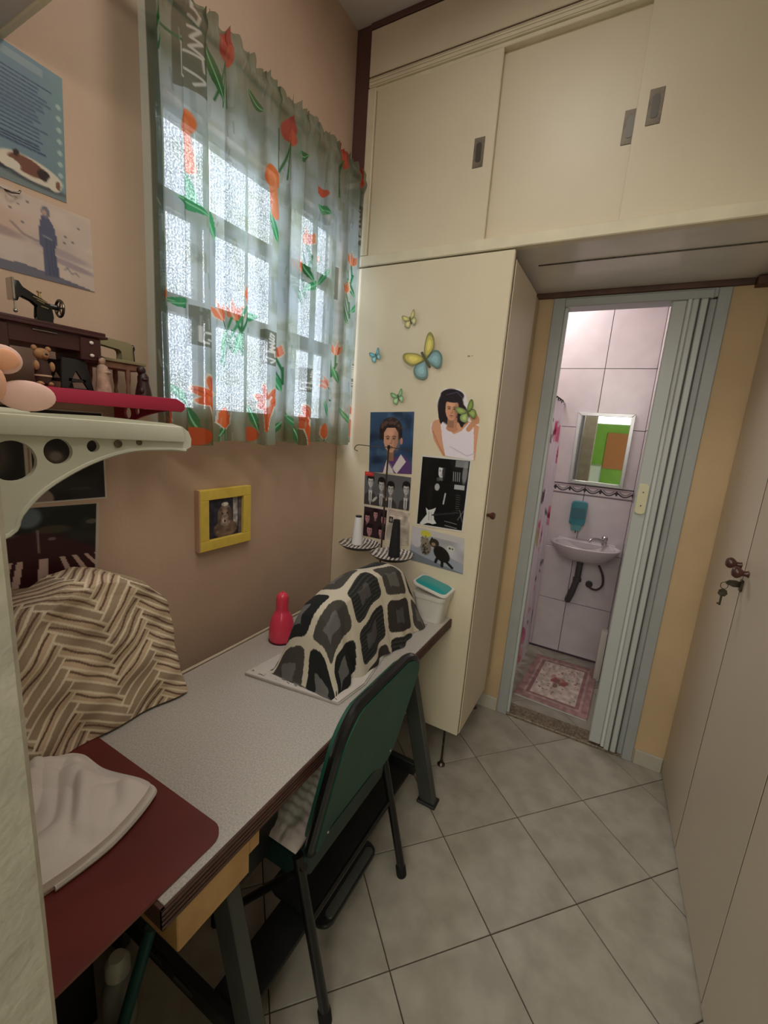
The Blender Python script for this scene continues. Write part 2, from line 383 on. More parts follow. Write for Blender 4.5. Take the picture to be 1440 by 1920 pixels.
def tiles(x0, x1, y0, y1, parent, ztop):
    global full_tile
    g = 0.005
    for i in range(-14, 16):
        for j in range(-14, 16):
            c = [UV0 + EU * (i + a) + EV * (j + b) for a, b in ((g, g), (1 - g, g), (1 - g, 1 - g), (g, 1 - g))]
            p = clip(c, x0, x1, y0, y1)
            if not p or area2(p) < 0.0004: continue
            ctr = sum(c) / 4
            if len(p) == 4 and abs(area2(p) - area2(c)) < 1e-6 and full_tile:
                me = full_tile; o = bpy.data.objects.new('tile', me); C.objects.link(o); o.parent = parent
                o.location = Vector((ctr[0], ctr[1], ztop)) - ORG[parent.name]; ORG[o.name] = Vector((ctr[0], ctr[1], ztop)); continue
            b = MB(); b.prism([tuple(q - ctr) for q in (p if area2(p) > 0 else p)], 'z', -0.008, 0.0)
            bmesh.ops.recalc_face_normals(b.bm, faces=b.bm.faces)
            top = [e for f in b.bm.faces if f.normal.z > 0.9 for e in f.edges]
            bmesh.ops.bevel(b.bm, geom=top, offset=0.0015, segments=1, affect='EDGES')
            me = bpy.data.meshes.new('tile'); b.bm.to_mesh(me); b.bm.free(); me.materials.append(TILE)
            o = bpy.data.objects.new('tile', me); C.objects.link(o); o.parent = parent
            o.location = Vector((ctr[0], ctr[1], ztop)) - ORG[parent.name]; ORG[o.name] = Vector((ctr[0], ctr[1], ztop))
            if len(p) == 4 and abs(area2(p) - area2(c)) < 1e-6: full_tile = me
tiles(XL, 0.95, -0.3, YB, floor, 0.0)
tiles(-1.0, 0.10, 2.31, 3.13, floor, 0.0)

# left wall with the window opening (y 0.76..1.56, z 1.55..2.29)
WY0, WY1, WZ0, WZ1 = 0.78, 1.60, 1.49, 2.30
b = MB()
b.box(XL - 0.08, XL, -0.06, WY0, 0, ZC + .05); b.box(XL - 0.08, XL, WY1, YB + .12, 0, ZC + .05)
b.box(XL - 0.08, XL, WY0, WY1, 0, WZ0); b.box(XL - 0.08, XL, WY0, WY1, WZ1, ZC + .05)
struct(b, 'wall_left', W_ROSE)
# back wall with the door opening
DX0, DX1, DZ = -0.386, 0.272, 2.135
b = MB(); b.box(XL, DX0, YB, YB + 0.10, 0, ZC + .05); b.box(DX1, 1.0, YB, YB + 0.10, 0, ZC + .05); b.box(DX0, DX1, YB, YB + 0.10, DZ, ZC + .05)
wall_back = struct(b, 'wall_back', W_TAN)
struct(MB().box(1.0, 1.1, -0.06, YB + 0.1, 0, ZC + .05), 'wall_right', W_TAN)
# near wall: piece beside the camera, its end face is the doorway reveal
b = MB(); b.box(XL - .14, -0.345, -0.06, YN, 0, ZC + .05, 0.004); b.box(0.47, 1.1, -0.06, YN, 0, ZC + .05); b.box(-0.345, 0.47, -0.06, YN, 2.25, ZC + .05)
struct(b, 'wall_front', W_NEAR)
struct(MB().box(XL - .14, 1.1, -0.06, YB + 0.12, ZC, ZC + 0.1), 'ceiling', CEIL)
# baseboards
struct(MB().box(-0.51, -0.39, YB - 0.013, YB, 0, 0.075, 0.002), 'baseboard_back', BASEB)
struct(MB().box(0.278, 0.392, YB - 0.013, YB, 0, 0.075, 0.002), 'baseboard_back', BASEB)
# threshold
struct(MB().box(DX0 + .03, 0.26, YB - 0.008, YB + 0.10, -0.003, 0.014, 0.003), 'trim_1', GRANITE)

# window_1
win = MB()
fx0, fx1 = XL - 0.075, XL - 0.035
for y0, y1, z0, z1 in ((WY0, WY1, WZ0, WZ0 + .03), (WY0, WY1, WZ1 - .02, WZ1), (WY0, WY0 + .02, WZ0, WZ1), (WY1 - .02, WY1, WZ0, WZ1)):
    win.box(fx0, fx1, y0, y1, z0, z1, 0.002)
FR = mat('window_frame_paint', (150, 152, 150), 0.5)
window = struct(win, 'window_1', FR)
for z0, z1 in ((2.052, 2.098), (1.785, 1.836)):
    MB().box(fx0 + .002, fx1 - .002, WY0 + .02, WY1 - .02, z0, z1, 0.002).build('window_rail', FR, window)
for y0, y1 in ((0.925, 0.945), (0.975, 0.992), (1.25, 1.33)):
    for z0, z1 in ((1.52, 1.785), (1.836, 2.052)) + (((2.098, 2.28),) if y0 > 1.2 else ()):
        MB().box(fx0 + .004, fx1 - .004, y0, y1, z0, z1, 0.002).build('mullion', FR, window)
ys = [0.80, 0.935, 0.984, 1.29, 1.58]
for z0, z1 in ((1.52, 1.785), (1.836, 2.052), (2.098, 2.28)):
    for a, c in zip(ys, ys[1:]):
        MB().box(XL - .058, XL - .054, a + .003, c - .003, z0, z1).build('pane', GLASS, window, smooth=0)

# near soffit (underside of the cupboard above the doorway) and a paler strip painting its lit edge
t = thing('high_cupboard', 'pale high cupboard above the doorway, only its underside corner in view', 'cupboard', (-0.35, 0.12, 2.18))
MB().box(XL, 1.0, YN, 0.462, 2.18, ZC).build('cupboard_body', CEIL, t)
MB().box(XL, 1.0, 0.462, 0.474, 2.176, 2.20, 0.002).build('lit_edge_strip', CREAM_L, t)

# next room behind the camera (seen only in the bathroom mirror)
b = MB(); b.box(-1.3, -1.2, -2.7, -0.06, 0, 2.95); struct(b, 'wall_left', GREENW)
struct(MB().box(-1.3, 1.7, -2.8, -2.7, 0, 2.95), 'wall_front', GREENW)
struct(MB().box(1.6, 1.7, -2.7, -0.06, 0, 2.95), 'wall_right', W_NEAR)
struct(MB().box(-1.3, 1.7, -2.8, -0.06, 2.95, 3.05), 'ceiling', CEIL)
struct(MB().box(-1.2, 1.6, -2.7, -0.3, -0.004, 0.0), 'floor', TILE)

# ------------------------------------------------------------------ bathroom shell
BX0, BX1, BY0, BY1 = -1.0, 0.10, YB + 0.10, 3.13
GROUTB = mat('purple_grey_grout', (92, 76, 84), 0.9)
bw = struct(MB().box(BX0, BX1 + .1, BY1 + 0.006, BY1 + .1, 0, 2.6), 'wall_back', GROUTB)
bright = struct(MB().box(BX1 + 0.006, BX1 + .1, BY0 + .0, BY1 + 0.006, 0, 2.6), 'wall_right', GROUTB)
struct(MB().box(BX0 - .1, BX0, BY0, BY1 + .1, 0, 2.6), 'wall_left', BTILE)
struct(MB().box(BX0 - .1, BX1 + .1, BY0, BY1 + .1, 2.6, 2.7), 'ceiling', CEIL)
zr = [0.012, 0.390, 0.770, 1.150, None, 1.218, 1.592, 1.963, 2.345, 2.6]
rows = [(0.012, 0.390), (0.390, 0.770), (0.770, 1.150), (1.218, 1.592), (1.592, 1.963), (1.963, 2.345), (2.345, 2.6)]
cols = [(-0.997, -0.74), (-0.74, -0.46), (-0.46, -0.183), (-0.183, BX1)]
g = 0.0018
for z0, z1 in rows:
    for x0, x1 in cols:
        MB().box(x0 + g, x1 - g, BY1, BY1 + .008, z0 + g, z1 - g, 0.001).build('tile', BTILE, bw)
    for y0, y1 in ((2.315, 2.57), (2.57, 2.85), (2.85, BY1)):
        MB().box(BX1, BX1 + .008, y0 + g, y1 - g, z0 + g, z1 - g, 0.001).build('tile', BTILE, bright)
# decorated border band
def bandcv(n):
    c = Canvas(90, 26, (206, 194, 194)); D = (52, 44, 50)
    c.rect(0, 0.0, 1, 0.08, (104, 80, 92)); c.rect(0, 0.17, 1, 0.24, (150, 124, 132)); c.rect(0, 0.88, 1, 0.95, (104, 80, 92))
    for k in range(3):
        x = 1 / 6 + k / 3
        c.line([(x - 1 / 6 + q / 30, 0.30 + 0.42 * sin(pi * q / 10)) for q in range(11)], 0.032, D); c.line([(x - .11 + .022 * q, 0.28 + 0.26 * sin(pi * q / 10)) for q in range(11)], 0.018, D, .8)
        c.ell(x - 1 / 6, 0.50, 0.022, 0.20, D); c.ell(x - 1 / 6, 0.46, 0.055, 0.07, D); c.ell(x + 1 / 6, 0.50, 0.022, 0.20, D); c.ell(x + 1 / 6, 0.46, 0.055, 0.07, D)
    return c
for x0, x1 in [(-0.997, -0.74), (-0.74, -0.46), (-0.46, -0.183), (-0.183, BX1)]:
    picture('border_tile', bandcv(0), (x0 + g, BY1 - .001, 1.218 - g), (x1 - g, BY1 - .001, 1.218 - g), (x1 - g, BY1 - .001, 1.15 + g), (x0 + g, BY1 - .001, 1.15 + g), parent=bw, thick=0.006)
for y0, y1 in ((2.315, 2.57), (2.57, 2.85), (2.85, BY1)):
    MB().box(BX1, BX1 + .008, y0 + g, y1 - g, 1.15 + g, 1.218 - g).build('border_tile', mat('border_tile_plain', (150, 134, 138), 0.3), bright)
picture('switch_strip', Canvas(6, 20, (190, 182, 182)).ell(.5, .3, .3, .1, (50, 40, 46)).ell(.5, .6, .3, .1, (50, 40, 46)), (BX1 - .002, 3.06, 0.90), (BX1 - .002, 3.03, 0.90), (BX1 - .002, 3.03, 0.80), (BX1 - .002, 3.06, 0.80), parent=bright)

# ------------------------------------------------------------------ folding door
door = MB()
door.box(DX0, -0.334, YB - 0.012, YB + 0.10, 0.0, DZ, 0.003)      # left jamb
door.box(0.228, DX1, YB - 0.012, YB + 0.10, 0.0, DZ, 0.003)       # right jamb
door.box(-0.334, 0.228, YB - 0.012, YB + 0.10, 2.100, DZ, 0.003)
door = struct(door, 'door_1', ALU, label='grey metal door frame around a folding plastic door')
MB().box(-0.334, -0.320, YB + 0.0, YB + .03, 0.014, 2.10, 0.002).build('stop_strip', PVC, door)
MB().box(-0.334, 0.215, YB - 0.020, YB + .025, 2.094, 2.128, 0.003).build('top_rail', ALU, door)
MB().box(0.078, 0.131, YB - 0.012, YB + 0.02, 0.03, 2.095, 0.004).build('door_panel', PVC, door)
MB().box(0.131, 0.139, YB - 0.004, YB + 0.012, 0.03, 2.095).build('seam', PVC, door)
MB().tube([(0.139, YB - .012, 0.03), (0.139, YB - .012, 2.095)], 0.008, 10).build('door_panel', mat('folding_door_highlight', (216, 218, 216), 0.25), door)  # paler tube paints the highlight along the door fold
for x0, x1, dy in ((0.147, 0.170, -0.022), (0.174, 0.200, -0.02)):
    MB().box(x0, x1, YB + dy, YB + 0.085, 0.02, 2.095, 0.004).build('door_panel', PVC, door)
for x in (0.1715, 0.2015):
    MB().box(x - .0022, x + .0022, YB - 0.021, YB + 0.08, 0.02, 2.095).build('seam', PVC_D, door)
MB().box(0.203, 0.228, YB + 0.0, YB + 0.09, 0.014, 2.095, 0.002).build('door_panel', ALU, door)
lk = MB().prism(rrect(0.086, 0.124, 1.208, 1.342, 0.009), 'y', YB - 0.026, YB - 0.012, 0.003).build('lock_plate', LOCK, door)
for z in (1.245, 1.305): MB().lathe([(0.003, 0), (0.003, 0.0025)], (0.105, YB - .026, z), (0, -1, 0), 10).build('screw', STEELD, lk)
# brown strip under the cupboard along the back wall
struct(MB().box(-0.478, 0.335, YB - 0.014, YB - .0005, 2.136, 2.160, 0.002).box(0.335, 0.46, YB - .05, YB - .0005, 2.125, 2.155, .002), 'trim_2', BROWN2)

# ------------------------------------------------------------------ top cupboard
t = thing('upper_cupboard', 'cream built-in cupboard under the ceiling with three sliding doors', 'cupboard', (-0.1, 1.9, 2.148))
YF = YC
def part(x0, x1, y0, y1, z0, z1, name, m, par=None, bev=0.002): return MB().box(x0, x1, y0, y1, z0, z1, bev).build(name, m, par if par is not None else t)
part(XL, XL + .066, YF + .003, YF + .02, 2.148, ZC, 'side_strip', BROWN)
part(XL + .064, 1.0, YF - .002, YF + .02, 2.975, ZC, 'top_strip', BROWN)
part(-1.085, 1.0, YF, YF + .02, 2.822, 2.972, 'fascia', CREAM)
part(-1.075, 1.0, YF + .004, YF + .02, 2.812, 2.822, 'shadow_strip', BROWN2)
part(-1.080, 1.0, YF - .006, YF + .03, 2.782, 2.812, 'upper_track', CREAM_L)
part(-1.06, 1.0, YF + .002, YF + .03, 2.768, 2.782, 'upper_track', CREAM_L)
part(-1.085, -1.050, YF - .002, YF + .03, 2.19, 2.782, 'stile', CREAM_L)
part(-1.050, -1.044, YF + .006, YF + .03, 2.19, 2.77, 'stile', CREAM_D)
part(-1.085, 1.0, YF - .004, YF + .03, 2.148, 2.188, 'bottom_rail', CREAM_L, bev=.003)
part(-1.085, 1.0, YF + .03, YB - .001, 2.160, 2.172, 'underside', GREYPANEL)
part(-.40, .30, YF + .22, YF + .224, 2.156, 2.161, 'panel_joint', STEELD, bev=0)
part(XL + .07, 1.0, YB - .012, YB - .001, 2.172, ZC, 'back_panel', CREAM)
for zg in (2.7845, 2.797, 2.806): part(-1.08, 1.0, YF - .0068, YF - .0055, zg, zg + .002, 'track_groove_shade', CREAM_D, bev=0)  # thin darker strips paint shade lines along the track
def sdoor(x0, x1, y, hx, hz):
    d = part(x0, x1, y, y + .012, 2.186, 2.770, 'sliding_door', CREAM)
    MB().box(hx - .019, hx + .019, y - .0015, y + .001, hz - .047, hz + .047, .001).build('handle', HPLATE, d)
    MB().prism(rrect(hx - .010, hx + .010, hz - .030, hz + .030, .008), 'y', y - .0025, y).build('handle_recess', HANDLE_IN, d)
sdoor(-1.046, -0.557, YF + .004, -0.610, 2.472)
sdoor(-0.575, -0.095, YF + .026, -0.140, 2.456)
sdoor(-0.128, 0.400, YF + .004, -0.079, 2.482)
sdoor(0.38, 0.99, YF + .026, 0.94, 2.47)

# ------------------------------------------------------------------ tall cabinet with pictures
t = thing('tall_cabinet', 'tall narrow cream cabinet on thin metal legs, its side covered in pictures', 'cabinet', (-0.8, 1.9, 0.0))
part(XL + .001, -0.437, YC, YC + .018, 0.205, 2.143, 'side_panel', CREAM, bev=.003)
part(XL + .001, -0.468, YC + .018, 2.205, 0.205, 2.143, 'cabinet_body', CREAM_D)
d = part(-0.466, -0.434, YC + .022, 2.05, 0.200, 2.120, 'door', CREAM, bev=.004)
MB().lathe([(0.006, 0), (0.007, 0.010), (0.013, 0.018), (0.015, 0.026), (0.011, 0.032), (0, 0.033)], (-0.434, 1.668, 1.190), (1, 0, 0), 16).build('knob', WOODK, d)
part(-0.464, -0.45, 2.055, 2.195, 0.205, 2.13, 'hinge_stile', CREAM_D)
part(-0.458, -0.4365, YC + .017, YC + .023, 0.21, 2.12, 'seam', PVC_D, bev=0)
for x, y in ((-0.503, 1.665), (-1.10, 1.665), (-0.503, 2.16), (-1.10, 2.16)):
    l = MB().tube([(x, y, 0.02), (x, y, 0.207)], 0.005, 10).build('leg', STEELD, t)
    MB().lathe([(0.018, 0), (0.018, 0.004), (0.008, 0.012), (0.008, 0.02)], (x, y, 0.0), n=16).build('foot', STEELD, l)

# ------------------------------------------------------------------ right wardrobe (slightly skewed)
t = thing('wardrobe', 'tall cream enamelled wardrobe with small dark wooden knobs along the walkway', 'wardrobe', (0.394, 2.205, 0.0), local=True)
t.rotation_euler = (0, 0, radians(2.09))
def wp(x0, x1, y0, y1, z0, z1, name, m, par=None, bev=0.003, seg=1): return MB().box(x0, x1, y0, y1, z0, z1, bev, seg).build(name, m, par if par is not None else t)
wp(0.022, 0.50, -1.95, -0.02, 0.0, 2.10, 'wardrobe_body', WARD)
d1 = wp(0.0, 0.022, -0.4385, -0.002, 0.012, 2.10, 'door', WARD, bev=0.006, seg=3)
d2 = wp(0.0, 0.022, -0.949, -0.4445, 0.012, 2.10, 'door', WARD, bev=0.003)
d3 = wp(-0.002, 0.020, -1.45, -0.956, 0.010, 2.10, 'door', WARD, bev=0.004)
wp(0.0, 0.022, -1.95, -1.455, 0.012, 2.10, 'door', WARD)
wp(0.0008, 0.0225, -0.4448, -0.4382, 0.02, 2.09, 'door_gap_shade', BLACKT, bev=0)  # black strips stand in for the shade between the doors
wp(0.0008, 0.0225, -0.956, -0.949, 0.02, 2.09, 'door_gap_shade', BLACKT, bev=0)
KP = [(0.012, 0), (0.009, 0.004), (0.0085, 0.014), (0.013, 0.019), (0.0185, 0.027), (0.0185, 0.034), (0.013, 0.042), (0, 0.045)]
MB().lathe(KP, (0, -0.400, 1.135), (-1, 0, 0.1), 18).build('knob', WOODK, d1)
MB().lathe(KP, (0, -0.487, 1.128), (-1, 0, 0), 18).build('knob', WOODK, d2)
MB().prism([(-.004, 1.088), (-.016, 1.092), (-.034, 1.090), (-.044, 1.083), (-.040, 1.074), (-.020, 1.068), (-.004, 1.070)], 'y', -.449, -.446, .0008).build('key_head', STEELD, d2)
MB().prism(rrect(-.007, -.0005, 1.060, 1.100, .003), 'y', -.466, -.450, .001).build('lock', STEELD, d2)
kk = thing('key', 'small steel key dangling from the wardrobe lock', 'key', (0.37, 1.75, 1.03))
kx, ky = 0.366, 1.755
MB().tube([(kx + .010 * cos(a), ky, 1.068 + .012 * sin(a)) for a in [2 * pi * i / 14 for i in range(15)]], .0011, 6, caps=False).build('key_ring', STEELD, kk)
MB().prism([(kx + p[0], p[1]) for p in [(0, 1.058), (.010, 1.052), (.014, 1.041), (.008, 1.031), (-.004, 1.029), (-.013, 1.037), (-.011, 1.050)]], 'y', ky - .0015, ky + .0015).build('key_bow', STEELD, kk)
MB().box(kx - .004, kx + .002, ky - .0015, ky + .0015, .998, 1.031).box(kx - .009, kx - .004, ky - .001, ky + .001, 1.000, 1.006).build('key_blade', STEELD, kk)

# ------------------------------------------------------------------ sewing table
ZT = 0.745
t = thing('sewing_table', 'long grey topped sewing table with ribbed brown edge against the window wall', 'table', (-0.77, 0.95, 0.0))
DSK = t
MB().box(-1.03, -0.516, 0.325, 1.604, ZT - .038, ZT, 0.001).build('table_top', DESK, t)
e = MB().box(-0.517, -0.511, 0.318, 1.606, ZT - .042, ZT - .001, 0.001).box(-1.03, -0.511, 0.318, 0.325, ZT - .042, ZT - .001, 0.001).build('edge_band', EDGE, t)
for k in range(4):
    z = ZT - .036 + k * .0092
    MB().box(-0.511, -0.5085, 0.3165, 1.606, z, z + .0058, 0.001).build('edge_rib', EDGE, e)
MB().box(-0.530, -0.518, 1.30, 1.315, ZT - .06, ZT - .04).build('edge_bracket', IRON_D, t)
dw = MB().box(-0.74, -0.514, 0.345, 0.502, 0.622, 0.7035, 0.002).build('drawer', PLY, t)
MB().box(-0.56, -0.520, 0.503, 0.535, 0.655, 0.703, 0.002).build('drawer_block', PLY, t)
# frames at both ends
def legs(y0, y1):
    L = MB().hexa([(-0.505, y0, 0.0), (-0.440, y0, 0.0), (-0.440, y1, 0.0), (-0.505, y1, 0.0), (-0.69, y0, 0.70), (-0.62, y0, 0.70), (-0.62, y1, 0.70), (-0.69, y1, 0.70)], 0.004).build('leg', IRON, t)
    MB().hexa([(-1.07, y0, 0.0), (-1.01, y0, 0.0), (-1.01, y1, 0.0), (-1.07, y1, 0.0), (-0.90, y0, 0.70), (-0.84, y0, 0.70), (-0.84, y1, 0.70), (-0.90, y1, 0.70)], 0.004).build('leg', IRON, t)
    b = MB().box(-1.0, -0.545, y0 + .005, y1 - .005, 0.095, 0.150, .003)
    b.build('crossbar', IRON_D, t)
    MB().box(-0.93, -0.60, y0 - .015, y1 + .015, 0.690, 0.7035, .002).build('top_plate', IRON_D, t)
    MB().box(-0.515, -0.435, y0 - .012, y1 + .012, 0.0, 0.012, .003).build('foot_pad', IRON_D, L)
legs(0.50, 0.535); legs(1.43, 1.465)
for x0, x1 in ((-0.88, -0.82), (-0.77, -0.70)):
    MB().prism(rrect(x0, x1, 0.113, 0.130, .006), 'y', 0.503, 0.5042).build('slot', mat('slot_light', (90, 88, 82), .6), t)
MB().box(-0.665, -0.56, 0.535, 1.43, 0.105, 0.118, .003).box(-0.665, -0.655, .535, 1.43, .09, .125).build('long_rail', IRON_D, t)
MB().prism(rrect(-0.72, -0.50, 0.775, 1.06, 0.03), 'z', 0.125, 0.138, .003).build('treadle_plate', IRON_D, t)
MB().prism(rrect(-0.53, -0.505, 0.80, 1.04, 0.01), 'z', 0.138, 0.146, .002).build('treadle_rim', IRON, t)
MB().box(-0.74, -0.63, 0.56, 0.72, 0.40, 0.54, .02, 2).tube([(-.685, .56, .47), (-.685, .53, .47)], .045, 16).build('motor', IRON_D, t)
MB().box(-0.70, -0.66, 0.60, 0.68, 0.54, 0.7035).build('motor_bracket', IRON_D, t)
MB().tube([(-.68, .84, .13), (-.69, .70, .42)], .005, 8).build('pull_rod', STEELD, t)
cb = MB().tube(spline([(-1.036, 0.33, ZT + .001), (-1.04, .6, ZT), (-1.036, .9, ZT + .002), (-1.04, 1.2, ZT), (-1.034, 1.6, ZT + .001)], 6), .0045, 8)
cb.build('cable', CABLE, thing=('thin cream cable running along the back edge of the sewing table', 'cable'))

# oxblood board
def board_pts():
    out = [(-1.10, 0.175), (-0.532, 0.175)]
    out += [(-0.562 + .03 * cos(radians(a)), 0.430 + .03 * sin(radians(a))) for a in range(0, 91, 15)]
    return out + [(-1.10, 0.460)]
bd = thing('cutting_board', 'thin oxblood red board lying over the near end of the sewing table', 'board', (-.8, .32, ZT))
MB().prism(board_pts(), 'z', ZT + .0065, ZT + .007).build('top_skin', REDB, bd)
MB().prism(board_pts(), 'z', ZT + .0003, ZT + .0065).build('board_core', mat('board_core', (120, 70, 60), .6), bd)

# crumpled white cloth
def cloth():
    n, m = 150, 90
    th = np.linspace(0, 2 * pi, n, endpoint=False)
    OUT = np.array([(-.938, .150), (-.800, .140), (-.690, .165), (-.668, .235), (-.668, .330), (-.700, .420), (-.730, .432), (-.820, .405), (-.900, .400), (-.930, .365), (-.938, .26)])
    seg = np.linspace(0, len(OUT), n, endpoint=False); i = seg.astype(int); f = (seg - i)[:, None]
    P0, P1, P2, P3 = (OUT[(i + k) % len(OUT)] for k in (-1, 0, 1, 2))
    o = 0.5 * ((2 * P1) + (P2 - P0) * f + (2 * P0 - 5 * P1 + 4 * P2 - P3) * f ** 2 + (3 * P1 - P0 - 3 * P2 + P3) * f ** 3)
    c = np.array([-.83, .27]); s = np.concatenate([np.linspace(0, .96, m - 14), np.full(6, .98), np.linspace(.985, .955, 8)])
    R = s[:, None, None] * (o - c)[None] + c
    x, y = R[..., 0], R[..., 1]
    h = 0.030 * (1 - np.minimum(s, .97)[:, None] ** 5) + 0.012
    wr = .006 * np.sin(38 * x + 22 * y + 3 * np.sin(17 * y)) + .006 * np.abs(np.sin(40 * y - 21 * x + 2 * np.sin(25 * x))) + .004 * np.abs(np.sin(60 * x + 45 * y + 2 * np.sin(40 * y)))
    z = ZT + .008 + h + 1.5 * wr * (1 - s[:, None] ** 6) + .018 * np.exp(-((x + .90) ** 2 + (y - .33) ** 2) / .004) + .006 * np.exp(-(((x + .75) * .8 - (y - .25) * .6) / .015) ** 2)
    k = m - 14
    z[k:k + 6] = ZT + .008 + np.linspace(1, .55, 6)[:, None] * .028; z[k + 6:] = ZT + .0075 + np.linspace(.45, 0.0, 8)[:, None] * .026
    return np.stack([x, y, z], -1)
P = cloth()
gridmesh('folded_cloth', P, np.tile(np.array([.88, .84, .81]), (P.shape[0], P.shape[1], 1)), FABRIC, closed=True,
         thing=('crumpled off-white cotton cloth on the oxblood board', 'cloth'))
MB().tube(spline([(-.672, .245, ZT + .014), (-.67, .33, ZT + .016), (-.697, .415, ZT + .017), (-.725, .434, ZT + .016), (-.82, .41, ZT + .014)], 8), .007, 8).build('hem', CLOTHW, bpy.data.objects['folded_cloth'])

# herringbone machine cover
def herring():
    prof = [(.255, 1.04), (.31, 1.065), (.36, 1.080), (.41, 1.100), (.44, 1.122), (.50, 1.128), (.55, 1.112), (.61, 1.080), (.650, 1.035), (.664, .98), (.672, .90), (.682, .82), (.686, .754)]
    yy = np.array([p[0] for p in prof]); zz = np.array([p[1] for p in prof])
    u = np.linspace(0, 1, 460); arc = np.concatenate([[0], np.cumsum(np.hypot(np.diff(yy), np.diff(zz)))]); ua = u * arc[-1]
    y = np.interp(ua, arc, yy); zt = np.interp(ua, arc, zz)
    rows = []; S = []
    z0 = ZT + .0085
    for k, v in enumerate(np.linspace(0, 1, 300)):
        fr, tp = .62, .90
        if v < fr:
            q = v / fr; z = z0 + (zt - z0) * q; x = -.953 - .030 * q ** 2 + 0 * y
        elif v < tp:
            q = (v - fr) / (tp - fr); z = zt - .006 * (q - .2) ** 2; x = -.983 - .125 * q + 0 * y
        else:
            q = (v - tp) / (1 - tp); z = zt + (z0 - zt) * q; x = -1.108 - .02 * q + 0 * y
        if fr - .07 < v < fr + .05:   # round the shoulder
            q = (v - fr + .07) / .12; z = z - .012 * sin(pi * q); x = x + .004 * sin(pi * q)
        wv = .004 * np.sin(40 * y + 25 * z) + .003 * np.sin(70 * z - 30 * y) + .006 * np.sin(14 * y + 5 * z + 1)
        rows.append(np.stack([x + wv, y, z], -1))
    P = np.array(rows)
    av = np.concatenate([np.zeros((1, P.shape[1])), np.cumsum(np.linalg.norm(np.diff(P, axis=0), axis=2), 0)], 0)
    X = P[..., 1] * .97 + .05 * av + .004 * np.sin(18 * av); Y = av + .004 * np.sin(22 * P[..., 1])
    a = radians(52); xr = (X * cos(a) + Y * sin(a)); yr = (-X * sin(a) + Y * cos(a))
    w_, n = .0205, 6
    i = np.floor(xr / w_); j = np.floor(yr / w_); mm = np.mod(i - j, 2 * n)
    hor = mm < n
    lx = np.where(hor, (xr / w_ - (i - mm)) / n, xr / w_ - i); ly = np.where(hor, yr / w_ - j, (yr / w_ - (j - (2 * n - 1 - mm))) / n)
    el = np.where(hor, np.minimum(lx, 1 - lx) * n, np.minimum(ly, 1 - ly) * n); ew = np.where(hor, np.minimum(ly, 1 - ly), np.minimum(lx, 1 - lx))
    idv = np.where(hor, (i - mm) * 17.3 + j * 7.1, i * 5.7 + (j - (2 * n - 1 - mm)) * 13.9)
    rnd = np.mod(np.sin(idv * 12.9898) * 43758.5453, 1)
    edge = np.minimum(el, ew) < .12
    along = np.where(hor, lx, ly); across = np.where(hor, ly, lx)
    base = np.array([190, 166, 140]) / 255; cream = np.array([232, 218, 192]) / 255; dark = np.array([116, 92, 76]) / 255
    col = base[None, None] * (0.86 + .26 * rnd[..., None])
    st = np.abs(across - (.35 + .3 * rnd) - .08 * np.sin(along * 9 + rnd * 20)) < .11
    col = np.where((st & (rnd > .3))[..., None], dark[None, None], col)
    st2 = np.abs(across - .75) < .07
    col = np.where((st2 & (rnd < .5))[..., None], base * .9, col)
    col = np.where(edge[..., None], cream[None, None], col)
    return P, col
P, col = herring()
gridmesh('machine_cover', P, col, FABRIC, thing=('beige and brown herringbone fabric cover draped over a machine, oxblood board under its end', 'cover'))

# patchwork machine cover + mat
matp = [(-.885, .835), (-.572, .880), (-.560, 1.00), (-.600, 1.22), (-.86, 1.18)]
mb = MB(); mb.prism(matp, 'z', ZT + .0003, ZT + .006, .002, 2); mb.prism([(a * .985 - .01, c * .99 + .006) for a, c in matp], 'z', ZT + .006, ZT + .012, .002, 2)
mt = mb.build('cloth_mat', CLOTHW, thing=('white folded cloth mat beneath the patchwork covered machine', 'mat'))
def sprigs():
    b = MB()
    for k in range(22):
        q = random.random(); p = Vector((-.88, .845, 0)).lerp(Vector((-.578, .888, 0)), q); p += Vector((0, random.uniform(-.004, .012), 0))
        a = random.uniform(0, pi); L = random.uniform(.003, .009); dx, dy = L * cos(a), L * .4 * sin(a)
        z = ZT + .0121
        b.hexa([(p.x - dx, p.y - dy, z), (p.x + dx, p.y + dy, z), (p.x + dx, p.y + dy + .002, z), (p.x - dx, p.y - dy + .002, z), (p.x - dx, p.y - dy, z + .0003), (p.x + dx, p.y + dy, z + .0003), (p.x + dx, p.y + dy + .002, z + .0003), (p.x - dx, p.y - dy + .002, z + .0003)])
    return b
sp_ = sprigs().build('printed_sprigs', mat('sprig_print', (70, 60, 58), .9), mt, smooth=0, label='small dark printed sprigs'); sp_['kind'] = 'stuff'
